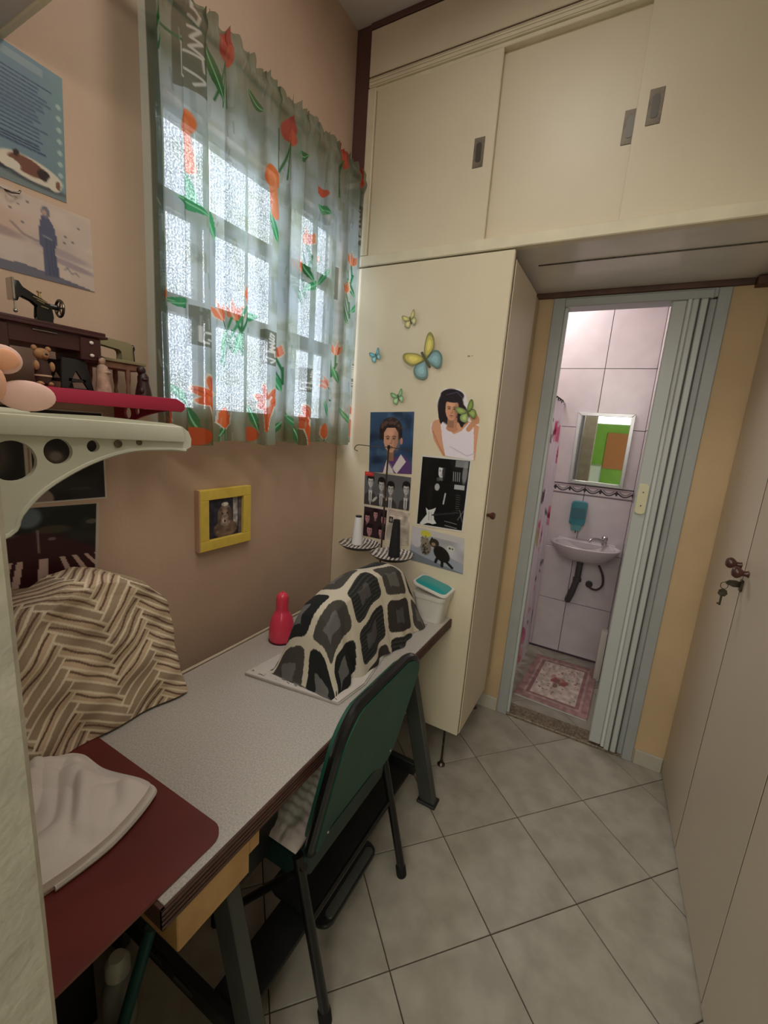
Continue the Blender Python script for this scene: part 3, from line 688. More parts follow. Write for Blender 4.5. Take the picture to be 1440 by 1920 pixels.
def patch():
    A = [(.872, ZT + .013), (.888, .82), (.904, .90), (.925, .955), (.960, .988), (1.03, 1.006), (1.15, 1.020), (1.26, 1.020), (1.34, 1.012), (1.40, .985), (1.44, .93), (1.465, .86), (1.485, ZT + .003)]
    yy = np.array([p[0] for p in A]); zz = np.array([p[1] for p in A]); arc = np.concatenate([[0], np.cumsum(np.hypot(np.diff(yy), np.diff(zz)))])
    n = 330; ua = np.linspace(0, arc[-1], n); y = np.interp(ua, arc, yy); zt = np.interp(ua, arc, zz)
    zt = np.convolve(np.pad(zt, 6, mode='edge'), np.ones(13) / 13, 'valid')
    tt = (y - .872) / .613
    zb = np.where(y < 1.2, ZT + .0125, ZT + .002)
    xr = -.592 + .022 * tt + 0 * y; xl = -.828 + .03 * tt
    rows = []
    for v in np.linspace(0, 1, 260):
        # right base -> right shoulder -> ridge -> left shoulder -> left base
        if v < .40:
            q = v / .40; x = xr + (-.650 - xr) * q ** 1.3; z = zb + (zt - .02 - zb) * q
        elif v < .60:
            q = (v - .40) / .20; x = -.650 + (-.765 + .650) * q; z = zt - .02 + .02 * sin(pi * q) ** .7 + 0 * y
        else:
            q = (v - .60) / .40; x = -.765 + (xl + .765) * q ** .8; z = zt - .02 + (zb - zt + .02) * q
        low = np.clip((zt - z) / .25, 0, 1)
        x = x + (.014 * np.exp(-((y - .955) / .016) ** 2) - .010 * np.exp(-((y - .99) / .018) ** 2) + .008 * np.sin(30 * y + 1) + .004 * np.sin(75 * y + 9 * z)) * low * (1 if v < .5 else -1)
        z = np.maximum(z + .004 * np.sin(25 * y + 8 * v) * (1 - low), zb)
        yq = y + .010 * np.sin(v * 19) * low * (y < 1.0) + .0 * y
        rows.append(np.stack([x, yq, z], -1))
    P = np.array(rows)
    av = np.concatenate([np.zeros((1, n)), np.cumsum(np.linalg.norm(np.diff(P, axis=0), axis=2), 0)], 0)
    mid = av[len(rows) // 2][None]
    V = av - mid; U = np.broadcast_to(ua[None], V.shape)
    Uw = U + .007 * np.sin(22 * V + 1) + .003 * np.sin(50 * U + 20 * V); Vw = V + .008 * np.sin(19 * U + 2) + .003 * np.sin(47 * V + 10 * U)
    cs = .185
    gu = Uw / cs + .30; gv = Vw / (cs * .72) + .10; iu = np.floor(gu); iv = np.floor(gv); fu = (gu - iu - .5) * 2; fv = (gv - iv - .5) * 2
    d = (np.abs(fu) ** 6 + np.abs(fv * 1.0) ** 6) ** (1 / 6)
    rnd = np.mod(np.sin(iu * 91.7 + iv * 47.3 + 5) * 43758.5, 1)
    pal = np.array([(34, 34, 32), (82, 78, 74), (52, 46, 42), (28, 30, 30), (70, 66, 60)]) / 255
    col = pal[(rnd * 4.99).astype(int)]
    ins = (np.abs(fu + .08) < .36) & (np.abs(fv - .03) < .36 + .05 * np.sin(9 * fu))
    inc = np.where(rnd[..., None] > .5, np.array([104, 102, 98]) / 255, np.array([78, 76, 74]) / 255)
    col = np.where(ins[..., None], inc, col)
    stripes = (rnd < .3)[..., None] & ((np.mod(fv * 5, 1) < .35)[..., None]) & ~ins[..., None]
    col = np.where(stripes, np.array([58, 58, 56]) / 255, col)
    col = np.where((d > .86 + .03 * np.sin(40 * U) * np.sin(33 * V))[..., None], np.array([202, 192, 172]) / 255, col)
    return P, col
P, col = patch()
gridmesh('machine_cover', P, col, FABRIC, thing=('black grey and white patchwork fabric cover over the sewing machine', 'cover'))

# pink plastic bottle
bt = thing('plastic_bottle', 'glossy pink plastic bottle standing behind the patchwork cover', 'bottle', (-.945, 1.06, ZT))
MB().lathe([(.036, .001), (.042, .004), (.044, .012), (.044, .034), (.0435, .040), (.043, .046), (.040, .070), (.034, .090), (.026, .104), (.0222, .110), (.0215, .120), (.0215, .155), (.020, .165), (.015, .172), (.008, .176), (0, .177)], (-.945, 1.06, ZT), n=36).build('bottle_body', PINKB, bt)
MB().lathe([(.0445, .0), (.0445, .0045)], (-.945, 1.06, ZT), n=36).build('base_ring', mat('dark_maroon', (60, 16, 22), .5), bt)
MB().lathe([(.004, 0), (.003, .004), (0, .0045)], (-.945, 1.06, ZT + .1765), n=12).build('nozzle', PINKB, bt)

# white tub with teal lid
tb = thing('plastic_tub', 'white plastic tub with a recessed teal lid at the far end of the sewing table', 'tub', (-.585, 1.55, ZT))
def rr3(cx, cy, hx, hy, r, z, n=6): return [(cx + p[0], cy + p[1], z) for p in rrect(-hx, hx, -hy, hy, r, n)]
def loft(b, rings, cap0=True, cap1=True):
    R = [[b.bm.verts.new(p) for p in r] for r in rings]
    for a, c in zip(R, R[1:]):
        for k in range(len(a)): b.bm.faces.new((a[k], a[(k + 1) % len(a)], c[(k + 1) % len(a)], c[k]))
    if cap0: b.bm.faces.new(R[0][::-1])
    if cap1: b.bm.faces.new(R[-1])
    return b
TX, TY = -.585, 1.556
loft(MB(), [rr3(TX, TY, .052, .042, .022, ZT + .001), rr3(TX, TY, .056, .045, .022, ZT + .02), rr3(TX, TY, .066, .054, .024, ZT + .098), rr3(TX, TY, .070, .058, .026, ZT + .099), rr3(TX, TY, .072, .060, .026, ZT + .118)]).build('tub_body', WHITEP, tb)
def lid():
    b = MB(); rr = []
    for hx, hy, dz in ((.074, .062, 0), (.076, .064, .004), (.075, .063, .010), (.070, .058, .011)):
        rr.append([(TX + x_, TY + y_, ZT + .119 + dz + .24 * (.074 - x_) * .9) for x_, y_, _ in rr3(0, 0, hx, hy, .026, 0)])
    return loft(b, rr)
lid().build('lid_rim', WHITEP, tb)
b = MB(); loft(b, [[(TX + x_, TY + y_, ZT + .1195 + .011 + .24 * (.074 - x_) * .9) for x_, y_, _ in rr3(0, 0, .066, .054, .024, 0)], [(TX + x_, TY + y_, ZT + .1205 + .011 + .24 * (.074 - x_) * .9) for x_, y_, _ in rr3(0, 0, .064, .052, .024, 0)]]).build('lid', TEAL, tb)

# thread stand with two striped trays
ts = thing('thread_stand', 'dark metal thread stand with two round trays behind the covered machine', 'thread stand', (-.835, 1.545, ZT))
MB().tube([(-.835, 1.545, ZT + .01), (-.835, 1.545, 1.43)], .0038, 10).build('pole', PEWTER, ts)
MB().lathe([(.03, 0), (.03, .006), (.012, .010), (.008, .02)], (-.835, 1.545, ZT), n=20).build('base', IRON_D, ts)
MB().tube(spline([(-.960, 1.510, 1.398), (-.975, 1.508, 1.404), (-.970, 1.508, 1.418), (-.955, 1.512, 1.424), (-.90, 1.525, 1.423), (-.835, 1.545, 1.424), (-.76, 1.545, 1.423), (-.735, 1.547, 1.421)], 6), .0016, 8).build('guide_arm', PEWTER, ts)
MB().lathe([(.006, 0), (.006, .012), (.003, .016)], (-.835, 1.545, 1.418), n=12).build('cap', BLACKT, ts)
def tray(cx, cy, z):
    r_, rgb, P = .088, [], []
    th = np.linspace(0, 2 * pi, 72, endpoint=False); rad = np.concatenate([[0.0001], np.linspace(.08, 1, 22)]) * r_
    prof = lambda q: .004 + .012 * np.clip((q / r_ - .62) / .38, 0, 1) ** 1.5
    X = cx + rad[:, None] * np.cos(th); Y = cy + rad[:, None] * np.sin(th); Z = z + prof(rad)[:, None] + 0 * X
    s = np.mod((X * .96 + Y * .28) / .0165, 1); col = np.where((s < .48)[..., None], np.array([214, 206, 194]) / 255, np.array([74, 64, 60]) / 255)
    Pt = np.stack([X, Y, Z], -1)
    tr_ = gridmesh('tray', Pt, col, PRINT, parent=ts, closed=True)
    MB().lathe([(.012, -.004), (.05, -.003), (.07, .0), (.089, .0145), (.089, .0155), (.07, .003), (.012, .002)], (cx, cy, z), n=40).build('tray_underside', IRON_D, tr_)
tray(-.930, 1.520, .990); tray(-.745, 1.475, .992)
MB().tube([(-.93, 1.52, .988), (-.835, 1.545, .985), (-.745, 1.475, .988)], .005, 8).build('tray_arm', IRON_D, ts)
def cone(cx, cy, z, h, m, topm, lab):
    c = thing('thread_cone', lab, 'thread cone', (cx, cy, z), 'thread cones on the stand')
    MB().lathe([(.010, -.002), (.0235, 0), (.0245, .006), (.0235, .012), (.0145, h * .93), (.0125, h * .96)], (cx, cy, z), n=28).build('thread', m, c)
    MB().lathe([(.013, h * .92), (.014, h * .98), (.0125, h), (.006, h)], (cx, cy, z), n=20).build('cone_tip', topm, c)
cone(-.945, 1.525, .9965, .128, THREADW, BLACKT, 'white thread cone with a black tip on the striped tray')
cone(-.738, 1.478, .9985, .150, THREADB, THREADB, 'tall black thread cone on the striped tray')

# ------------------------------------------------------------------ folding chair
ch = thing('folding_chair', 'black framed folding chair with green back pulled up to the sewing table', 'chair', (-.62, .9, 0.0))
def backpanel(off, m, name, y0=.705, y1=1.115, th=.008, zt=.846, zb=.415):
    # follows a leaning plane: x = -.44 at zt, -.525 at zb ; slight lateral curve
    pts = rrect(y0, y1, zb, zt, .085, 7); cyy = (y0 + y1) / 2
    def X(y, z): return -.424 - (.846 - z) * .205 - .10 * (1 - ((y - cyy) / .21) ** 2) * .22 + off
    b = MB(); rings = []
    for sc, dx in ((0.0, 0), (.5, 0), (.85, 0), (1.0, 0), (1.0, -th), (.85, -th), (.5, -th), (0.0, -th)):
        rings.append([(X(cyy + (p[0] - cyy) * max(sc, .001), .63 + (p[1] - .63) * max(sc, .001)) + dx, cyy + (p[0] - cyy) * max(sc, .001), .63 + (p[1] - .63) * max(sc, .001)) for p in pts])
    loft(b, rings); return b.build(name, m, ch)
backpanel(0.0, GREEN, 'back_shell')
backpanel(-.030, GREEN, 'back_pad', .712, 1.108, .014, .838, .43)
pts = rrect(.700, 1.120, .412, .852, .088, 8); cyy = .91
def X2(y, z): return -.441 - (.846 - z) * .205 - .022 * (1 - ((y - cyy) / .21) ** 2)
MB().tube([(X2(y, z), y, z) for y, z in pts + [pts[0]]], .0135, 10, caps=False).build('back_frame', BLACKT, ch)
st = MB().prism(rrect(-.90, -.520, .685, 1.112, .03), 'z', .385, .448, .012, 2).build('seat', GREEN_D, ch)
for y in (.692, 1.122):
    l = MB().tube([(-.545, y, .45), (-.436, y + (.003 if y > 1 else 0), .022)], .0138, 12).build('leg', BLACKT, ch)
    MB().lathe([(.0172, 0), (.0172, .034), (.015, .038)], (-.434, y + (.003 if y > 1 else 0), 0.0), (-.2, 0, 1), 14).build('rubber_tip', RUBBER, l)
    l = MB().tube([(X2(y, .43), y, .43), (-.84, y, .03)], .0105, 12).build('leg', BLACKT, ch)
    MB().lathe([(.0135, 0), (.0135, .028), (.012, .03)], (-.845, y, 0.002), n=14).build('rubber_tip', RUBBER, l)
MB().tube([(-.500, .692, .27), (-.500, 1.122, .27)], .008, 10).build('stretcher', BLACKT, ch)
for y, z in ((.745, .50), (1.075, .50)):
    MB().lathe([(.004, 0), (.003, .002), (0, .0025)], (-.423 - (.846 - z) * .205, y, z), (1, 0, 0), 10).build('rivet', CHROME, ch)
# floral cushion
def cushion():
    n = 70; u = np.linspace(-1, 1, n); U, V = np.meshgrid(u, u); cx, cy, hx, hy = -.712, .885, .170, .205
    def f(q): return np.sign(q) * (1 - (1 - np.abs(q)) ** 1.0)
    prof = (np.clip(1 - np.abs(U) ** 6, 0, 1) * np.clip(1 - np.abs(V) ** 6, 0, 1)) ** .5
    wr = .003 * np.sin(30 * U + 12 * V) + .002 * np.sin(50 * V)
    top = np.stack([cx + hx * U, cy + hy * V, .466 + .024 * prof + wr * prof], -1)
    bot = np.stack([cx + hx * U, cy + hy * V, .466 - .0165 * prof], -1)[:, ::-1]
    cv = Canvas(n, n, (186, 168, 158)); cv.noise(.5, 5, (214, 204, 186))
    for k in range(16):
        x, y = random.random(), random.random()
        cv.ell(x, y, random.uniform(.06, .12), random.uniform(.03, .07), random.choice([(120, 104, 84), (176, 128, 116), (106, 100, 84), (214, 206, 188)]), random.uniform(0, 180), .8, .5)
        cv.line([(x, y), (x + random.uniform(-.15, .15), y + random.uniform(-.15, .15))], .02, (96, 86, 68))
    cv.noise(.3, 12, (150, 128, 112)); cv.ell(.75, .35, .10, .3, (216, 210, 188), 10, .8, .4)
    return top, bot, cv
tp, bo, cv = cushion()
P = np.concatenate([tp, bo[:, ::1]], 1)
gridmesh('seat_cushion', P, np.concatenate([cv.a, cv.a[:, ::-1]], 1), FABRIC, closed=True, thing=('floral print cushion in faded beige on the green folding chair', 'cushion'))

# ------------------------------------------------------------------ things under the near end of the table
sb = thing('spray_bottle', 'white capped bottle standing on the floor under the red board', 'bottle', (-.868, .425, 0.0))
MB().lathe([(.035, .002), (.038, .01), (.036, .12), (.028, .145), (.014, .16), (.014, .175)], (-.868, .425, 0), n=20).build('bottle_body', mat('clear_grey_plastic', (150, 152, 146), .3), sb)
MB().lathe([(.022, .16), (.027, .165), (.027, .195), (.017, .213), (0, .215)], (-.868, .425, 0), n=20).build('cap', WHITEP, sb)
bx = MB().box(-1.08, -.92, .20, .40, 0.0, .26, .01, 2); bx.build('storage_box', mat('black_box_card', (22, 20, 20), .7), thing=('black box on the floor beneath the red board', 'box'))
MB().tube([(-.80, .36, .012), (-.80, .47, .30)], .014, 12).box(-.83, -.77, .32, .40, 0, .02, .004).build('hand_brush', mat('teal_plastic', (34, 84, 84), .4), thing=('teal plastic brush leaning under the table end', 'brush'))

# ------------------------------------------------------------------ shelves
# white shelf on the near wall (bracket faces +x)
sh = thing('wall_shelf', 'off-white plastic shelf on the near wall with round holes in its bracket', 'shelf', (-.68, YN, 1.40))
def bracket_plate(pts, holes, axis, a0, a1, mtl, par, name='bracket'):
    # plate with round holes: triangulated outline minus holes
    me_b = MB(); bm = me_b.bm
    mk = (lambda p, a: (a, p[0], p[1])) if axis == 'x' else (lambda p, a: (p[0], a, p[1]))
    loops = [pts] + [[(h[0] + h[2] * cos(2 * pi * k / 28), h[1] + h[2] * sin(2 * pi * k / 28)) for k in range(28)] for h in holes]
    edges = []; allv = []
    for lp in loops:
        vs = [bm.verts.new(mk(p, a0)) for p in lp]; allv.append(vs)
        edges += [bm.edges.new((vs[i], vs[(i + 1) % len(vs)])) for i in range(len(vs))]
    bmesh.ops.triangle_fill(bm, edges=edges, use_beauty=True, use_dissolve=False)
    front = list(bm.faces)
    r = bmesh.ops.extrude_face_region(bm, geom=front)
    dv = (a1 - a0); vec = (dv, 0, 0) if axis == 'x' else (0, dv, 0)
    bmesh.ops.translate(bm, vec=vec, verts=[v for v in r['geom'] if isinstance(v, bmesh.types.BMVert)])
    return me_b.build(name, mtl, par)
arc = [(YN + .001, 1.372), (.168, 1.385), (.178, 1.402), (.196, 1.422), (.220, 1.438), (.250, 1.452), (.286, 1.461), (.330, 1.462), (.352, 1.460)]
arc = [tuple(v) for v in [(p.x, p.y) for p in spline([(a, c, 0) for a, c in arc], 4)]]
top = [(.360, 1.464), (.361, 1.474), (.357, 1.483), (.348, 1.489), (.335, 1.492), (.255, 1.4965), (YN + .001, 1.4965)]
bracket_plate(arc + top, [(.176, 1.4525, .0185), (.2125, 1.4605, .0125), (.2445, 1.4655, .0062)], 'x', -.486, -.480, SHELFP, sh)
br2 = bracket_plate(arc + top, [(.176, 1.4525, .0185), (.2125, 1.4605, .0125), (.2445, 1.4655, .0062)], 'x', -.880, -.874, SHELFP, sh)
MB().tube([(-.480, p[0], p[1]) for p in arc], .0022, 6).build('bracket_rim', SHELFP, sh)
MB().hexa([(-.480, YN + .002, 1.478), (-.475, YN + .002, 1.478), (-.475, .350, 1.470), (-.480, .350, 1.470), (-.480, YN + .002, 1.4965), (-.475, YN + .002, 1.4965), (-.475, .345, 1.489), (-.480, .345, 1.489)], .002, 2).build('bracket_lip', SHELFP, sh)
for y, z, r in ((.2695, 1.468, .0042), (.293, 1.4695, .0032)):
    MB().lathe([(r, 0), (r, .0012)], (-.480, y, z), (1, 0, 0), 14).build('screw', STEELD, sh)
MB().hexa([(-.874, YN + .002, 1.486), (-.486, YN + .002, 1.486), (-.486, .350, 1.478), (-.874, .350, 1.478), (-.874, YN + .002, 1.494), (-.486, YN + .002, 1.494), (-.486, .350, 1.487), (-.874, .350, 1.487)], .001).build('shelf_board', SHELFP, sh)

# pink shelf on the window wall (bracket faces +y... across)
ps = thing('wall_shelf', 'crimson plastic shelf on the window wall carrying miniature sewing machines', 'shelf', (XL, .45, 1.50))
MB().box(XL + .002, -.925, .262, .655, 1.520, 1.5335, .002).build('shelf_board', PINKP, ps)
MB().prism([(.255, 1.5335), (.255, 1.508), (.668, 1.505), (.676, 1.512), (.676, 1.524), (.655, 1.5345)], 'x', -.928, -.919, .003, 2).build('shelf_rim', PINKP, ps)
for y in (.640, .285):
    MB()
    bp = [(XL + .003, 1.522), (XL + .003, 1.470), (-1.105, 1.470)] + [(p.x, p.y) for p in spline([(-1.070, 1.476, 0), (-1.03, 1.488, 0), (-.98, 1.499, 0), (-.93, 1.506, 0)], 4)] + [(-.928, 1.522)]
    bracket_plate(bp, [(-1.091, 1.4935, .0145), (-1.050, 1.500, .0085), (-1.020, 1.506, .004)], 'y', y, y + .006, PINKP, ps)
SH = 1.5338
# mahogany model sewing table
m = thing('model_sewing_table', 'miniature mahogany treadle table with a black machine on the crimson shelf', 'ornament', (-1.05, .4, SH))
MB().box(-1.105, -.995, .265, .545, 1.648, 1.656, .002, 2).box(-1.108, -.992, .262, .548, 1.644, 1.649, .001).build('table_top', MAHOG, m)
MB().box(-1.10, -1.00, .27, .535, 1.612, 1.645, .001).build('apron', MAHOG, m)
for y0, y1 in ((.270, .378), (.495, .535)):
    d = MB().box(-1.10, -.996, y0, y1, 1.596, 1.642, .002).build('drawer', MAHOG, m)
    for z in (1.632, 1.607):
        MB().ell((-.994, (y0 + y1) / 2 + (.012 if y0 < .3 else 0), z), (.003, .0045, .0035), 10).build('drawer_knob', WHITEP, d)
MB().tube([(-.998, .415, 1.638), (-.998, .455, 1.638)], .0014, 8).build('drawer_pull', CHROME, m)
for y in (.29, .478):
    MB().prism([(y - .014, 1.596), (y + .030, 1.596), (y + .044, SH), (y + .034, SH), (y + .010, 1.576), (y - .006, SH), (y - .018, SH)], 'x', -1.012, -1.006, .001).prism([(y - .014, 1.596), (y + .030, 1.596), (y + .044, SH), (y + .034, SH), (y + .010, 1.576), (y - .006, SH), (y - .018, SH)], 'x', -1.09, -1.084, .001).box(-1.09, -1.006, y - .004, y + .028, 1.551, 1.557).build('treadle_leg', IRON_D, m)
MB().box(-1.02, -1.0, .468, .535, SH + .0003, SH + .003).box(-1.0, -.99, .46, .50, SH + .0003, SH + .004).build('treadle_plate', IRON_D, m)
# black head
MB().prism([(.440, 1.656), (.472, 1.656), (.468, 1.672), (.470, 1.690), (.462, 1.700), (.440, 1.708), (.420, 1.714), (.418, 1.726), (.410, 1.726), (.408, 1.690), (.414, 1.690), (.418, 1.704), (.438, 1.698), (.448, 1.690), (.446, 1.670)], 'x', -1.056, -1.040, .003, 2).build('machine_head', BLK, m)
MB().box(-1.060, -1.036, .404, .409, 1.690, 1.728, .001).build('face_plate', CHROME, m)
MB().tube([(-1.048, .411, 1.690), (-1.048, .411, 1.668)], .002, 8).ell((-1.048, .411, 1.672), (.004, .004, .004), 8).build('needle_bar', CHROME, m)
MB().lathe([(.0045, 0), (.0045, .002), (.0025, .003), (.0025, .010), (.0045, .011), (.0045, .013)], (-1.048, .452, 1.704), n=14).build('spool_pin', GOLDM, m)
MB().tube([(-1.048, .468, 1.694), (-1.048, .482, 1.694)], .005, 10).build('hand_wheel_axle', BLK, m)
b = MB(); wc = Vector((-1.048, .486, 1.694)); b.tube([(wc.x + .0155 * cos(2 * pi * k / 24), wc.y, wc.z + .0155 * sin(2 * pi * k / 24)) for k in range(25)], .0026, 8, caps=False)
for k in range(5): b.tube([wc, (wc.x + .015 * cos(2 * pi * k / 5), wc.y, wc.z + .015 * sin(2 * pi * k / 5))], .0014, 6)
b.build('hand_wheel', STEELD, m)
MB().tube([(-1.0395, .438, 1.7035), (-1.0395, .462, 1.697)], .0012, 6).tube([(-1.0395, .450, 1.689), (-1.0395, .462, 1.687)], .001, 6).tube([(-1.0395, .444, 1.6985), (-1.0395, .456, 1.695)], .0009, 6).build('gilt_ornament', GOLDM, m)
# sage model machine on a worn wooden table
m = thing('model_sewing_machine', 'miniature sage green machine on a worn wooden table near the curtain', 'ornament', (-1.07, .61, SH))
MB().box(-1.105, -1.035, .545, .658, 1.606, 1.613, .001).build('table_top', SAGE, m)
MB().box(-1.10, -1.04, .55, .650, 1.592, 1.606, .001).build('apron', WOODM, m)
for y in (.560, .617, .648):
    MB().lathe([(.0035, 0), (.0045, .01), (.003, .02), (.0055, .04), (.0055, .059)], (-1.045, y, SH), n=12).build('table_leg', WOODM, m)
    MB().lathe([(.0035, 0), (.0045, .01), (.003, .02), (.0055, .04), (.0055, .059)], (-1.095, y, SH), n=12).build('table_leg', WOODM, m)
MB().prism([(.610, 1.613), (.644, 1.613), (.640, 1.650), (.634, 1.656), (.560, 1.660), (.552, 1.656), (.552, 1.632), (.560, 1.632), (.563, 1.645), (.610, 1.640), (.616, 1.634)], 'x', -1.080, -1.058, .003, 2).build('machine_head', SAGE, m)
MB().lathe([(.008, 0), (.009, .002), (.009, .006), (.006, .008)], (-1.069, .640, 1.645), (0, 1, 0), 16).build('hand_wheel', BLK, m)
MB().tube([(-1.069, .556, 1.632), (-1.069, .556, 1.614)], .0015, 8).build('needle_bar', CHROME, m)
MB().tube([(-1.056, .640, 1.642), (-1.056, .642, 1.612)], .001, 6).build('belt', BLK, m)
# bear figurine
m = thing('bear_figurine', 'small tan bear figurine in dark brown overalls in front of the mahogany model', 'figurine', (-.965, .415, SH))
bx_, by_ = -.965, .412
MB().ell((bx_, by_, SH + .058), (.011, .013, .011)).ell((bx_, by_ - .011, SH + .068), (.004, .005, .005), 8).ell((bx_, by_ + .011, SH + .068), (.004, .005, .005), 8).ell((bx_ + .010, by_ + .002, SH + .055), (.005, .006, .005), 8).build('head', BEAR, m)
MB().lathe([(.011, .006), (.013, .02), (.012, .036), (.008, .048)], (bx_, by_, SH), n=14).build('overalls', BEARD, m)
MB().ell((bx_ + .006, by_ + .013, SH + .037), (.005, .005, .009), 8, rot=None).ell((bx_ + .006, by_ - .012, SH + .037), (.005, .005, .009), 8).build('arms', BEAR, m)
MB().ell((bx_ + .004, by_ - .007, SH + .005), (.009, .006, .005), 8).ell((bx_ + .004, by_ + .008, SH + .005), (.009, .006, .005), 8).build('feet', BEAR, m)
MB().lathe([(.0135, .018), (.0138, .0195), (.0135, .021)], (bx_, by_, SH), n=14).build('belt', mat('tan_belt', (186, 160, 130), .8), m)
MB().ell((bx_ + .014, by_ + .002, SH + .0575), (.002, .0025, .002), 6).build('nose', BLK, m)
# pale saint figurine
m = thing('saint_figurine', 'pale robed figurine with dark hair beside the model tables', 'figurine', (-.985, .528, SH))
fx_, fy_ = -.985, .529
MB().lathe([(.016, 0), (.015, .01), (.012, .03), (.0125, .045), (.0095, .054), (.004, .058)], (fx_, fy_, SH), n=16, sy=.95).build('robe', STATUE, m)
MB().ell((fx_, fy_, SH + .065), (.0065, .0065, .008), 12).build('head', STATUE, m)
MB().ell((fx_ - .002, fy_, SH + .069), (.0068, .0070, .0062), 10).build('hair', BEARD, m)
MB().ell((fx_ + .010, fy_ + .004, SH + .042), (.004, .008, .004), 8).build('arms', STATUE, m)
# dark monk figurine
m = thing('monk_figurine', 'dark brown hooded figurine at the curtain end of the crimson shelf', 'figurine', (-.99, .618, SH))
fx_, fy_ = -.990, .620
MB().lathe([(.018, 0), (.0165, .012), (.012, .032), (.012, .044), (.007, .052)], (fx_, fy_, SH), n=16).build('habit', DARKF, m)
MB().ell((fx_, fy_ - .004, SH + .058), (.009, .010, .010), 12).build('hood', DARKF, m)
MB().ell((fx_ + .010, fy_ - .010, SH + .012), (.006, .007, .008), 8).ell((fx_ + .010, fy_ - .002, SH + .038), (.005, .008, .004), 8).build('arms', DARKF, m)

# peach plush on the white shelf
m = thing('plush_toy', 'peach plush toy with big rounded ears on the off-white shelf', 'plush toy', (-.56, .185, 1.495))
MB().ell((-.575, .168, 1.528), (.034, .034, .032), 24).build('head', PEACH, m)
MB().ell((-.545, .199, 1.545), (.006, .017, .014), 18).build('ear', PEACHW, m)
MB().ell((-.545, .217, 1.5115), (.006, .026, .0155), 20).build('ear', PEACHW, m)
MB().ell((-.540, .199, 1.545), (.003, .013, .010), 16).build('ear_lining', TAUPE, m)
MB().ell((-.541, .188, 1.5215), (.010, .011, .018), 16).build('cheek', PEACH, m)
MB().ell((-.600, .150, 1.512), (.03, .024, .017), 14).build('body', PEACH, m)

# ------------------------------------------------------------------ curtains
YC0, YC1, ZCT, ZCB = .690, 1.610, 2.487, 1.422
CW, CH = 560, 560
cv = Canvas(CW, CH, (200, 212, 206))
cv.noise(.6, 6, (214, 222, 216)); cv.noise(.5, 14, (150, 170, 152)); cv.noise(.35, 40, (222, 228, 220))
cv.noise(.55, 22, (158, 166, 134)); cv.noise(.45, 60, (206, 214, 214)); cv.noise(.4, 9, (176, 190, 200))
for k in range(420):
    x, y = random.random(), random.random(); cv.line([(x, y), (x + random.uniform(-.006, .006), y + random.uniform(.02, .07))], random.uniform(.003, .012), random.choice([(198, 208, 200), (166, 182, 166), (154, 160, 130), (206, 214, 216), (148, 164, 160)]), .45)
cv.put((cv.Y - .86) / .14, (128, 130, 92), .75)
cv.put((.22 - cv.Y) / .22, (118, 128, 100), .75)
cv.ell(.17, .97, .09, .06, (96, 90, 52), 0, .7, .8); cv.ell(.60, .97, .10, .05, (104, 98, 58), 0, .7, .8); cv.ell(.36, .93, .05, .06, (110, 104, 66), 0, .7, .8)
G1, G2, OR, OR2, RD, OL = (58, 158, 96), (36, 120, 62), (240, 110, 52), (250, 150, 96), (196, 66, 50), (96, 98, 76)
def leaf(x, y, L, a, wd=.012, col=G1):
    a = radians(a); n = 8; c, s = cos(a), sin(a); asp = CW / CH
    up = [(x + (t * L) * c - sin(pi * t) * wd * s, y + ((t * L) * s + sin(pi * t) * wd * c) * asp) for t in [k / n for k in range(n + 1)]]
    dn = [(x + (t * L) * c + sin(pi * t) * wd * s, y + ((t * L) * s - sin(pi * t) * wd * c) * asp) for t in [k / n for k in range(n + 1)]]
    cv.poly(up + dn[::-1], col); cv.line([(x, y), (x + L * c, y + L * s * asp)], .003, (150, 214, 160))
def lily(x, y, s, col=OR):
    s *= 1.2; asp = CW / CH
    pet = [(-60, 1.15), (-18, 1.35), (28, 1.25), (68, 1.0), (-100, .85)]
    for grow, cc in ((1.22, (240, 230, 200)), (1.0, col)):
        cv.poly([(x - s * .55 * grow, y - s * .1), (x + s * .55 * grow, y - s * .1), (x + s * .22 * grow, y + s * 1.0), (x + s * .10 * grow, y + s * 2.0), (x - s * .14 * grow, y + s * 2.0), (x - s * .26 * grow, y + s * 1.0)], cc)
        for a, L in pet:
            t = radians(a - 90); cx_, cy_ = x + s * .62 * L * cos(t), y + s * .62 * L * sin(t) * asp
            cv.ell(cx_, cy_, s * .52 * L * grow, s * .27 * grow, cc, a - 90)
    for a, L in pet[:4]:
        t = radians(a - 90); cv.line([(x, y), (x + s * 1.0 * L * cos(t), y + s * 1.0 * L * sin(t))], .004, (206, 78, 34), .8)
    cv.ell(x, y - s * .1, s * .24, s * .3, (252, 226, 196)); cv.line([(x, y), (x + .3 * s, y - .6 * s)], .005, (255, 240, 220)); cv.line([(x, y), (x - .25 * s, y - .5 * s)], .005, (255, 240, 220)); cv.line([(x, y + .3 * s), (x, y + 1.8 * s)], .004, (196, 84, 40))
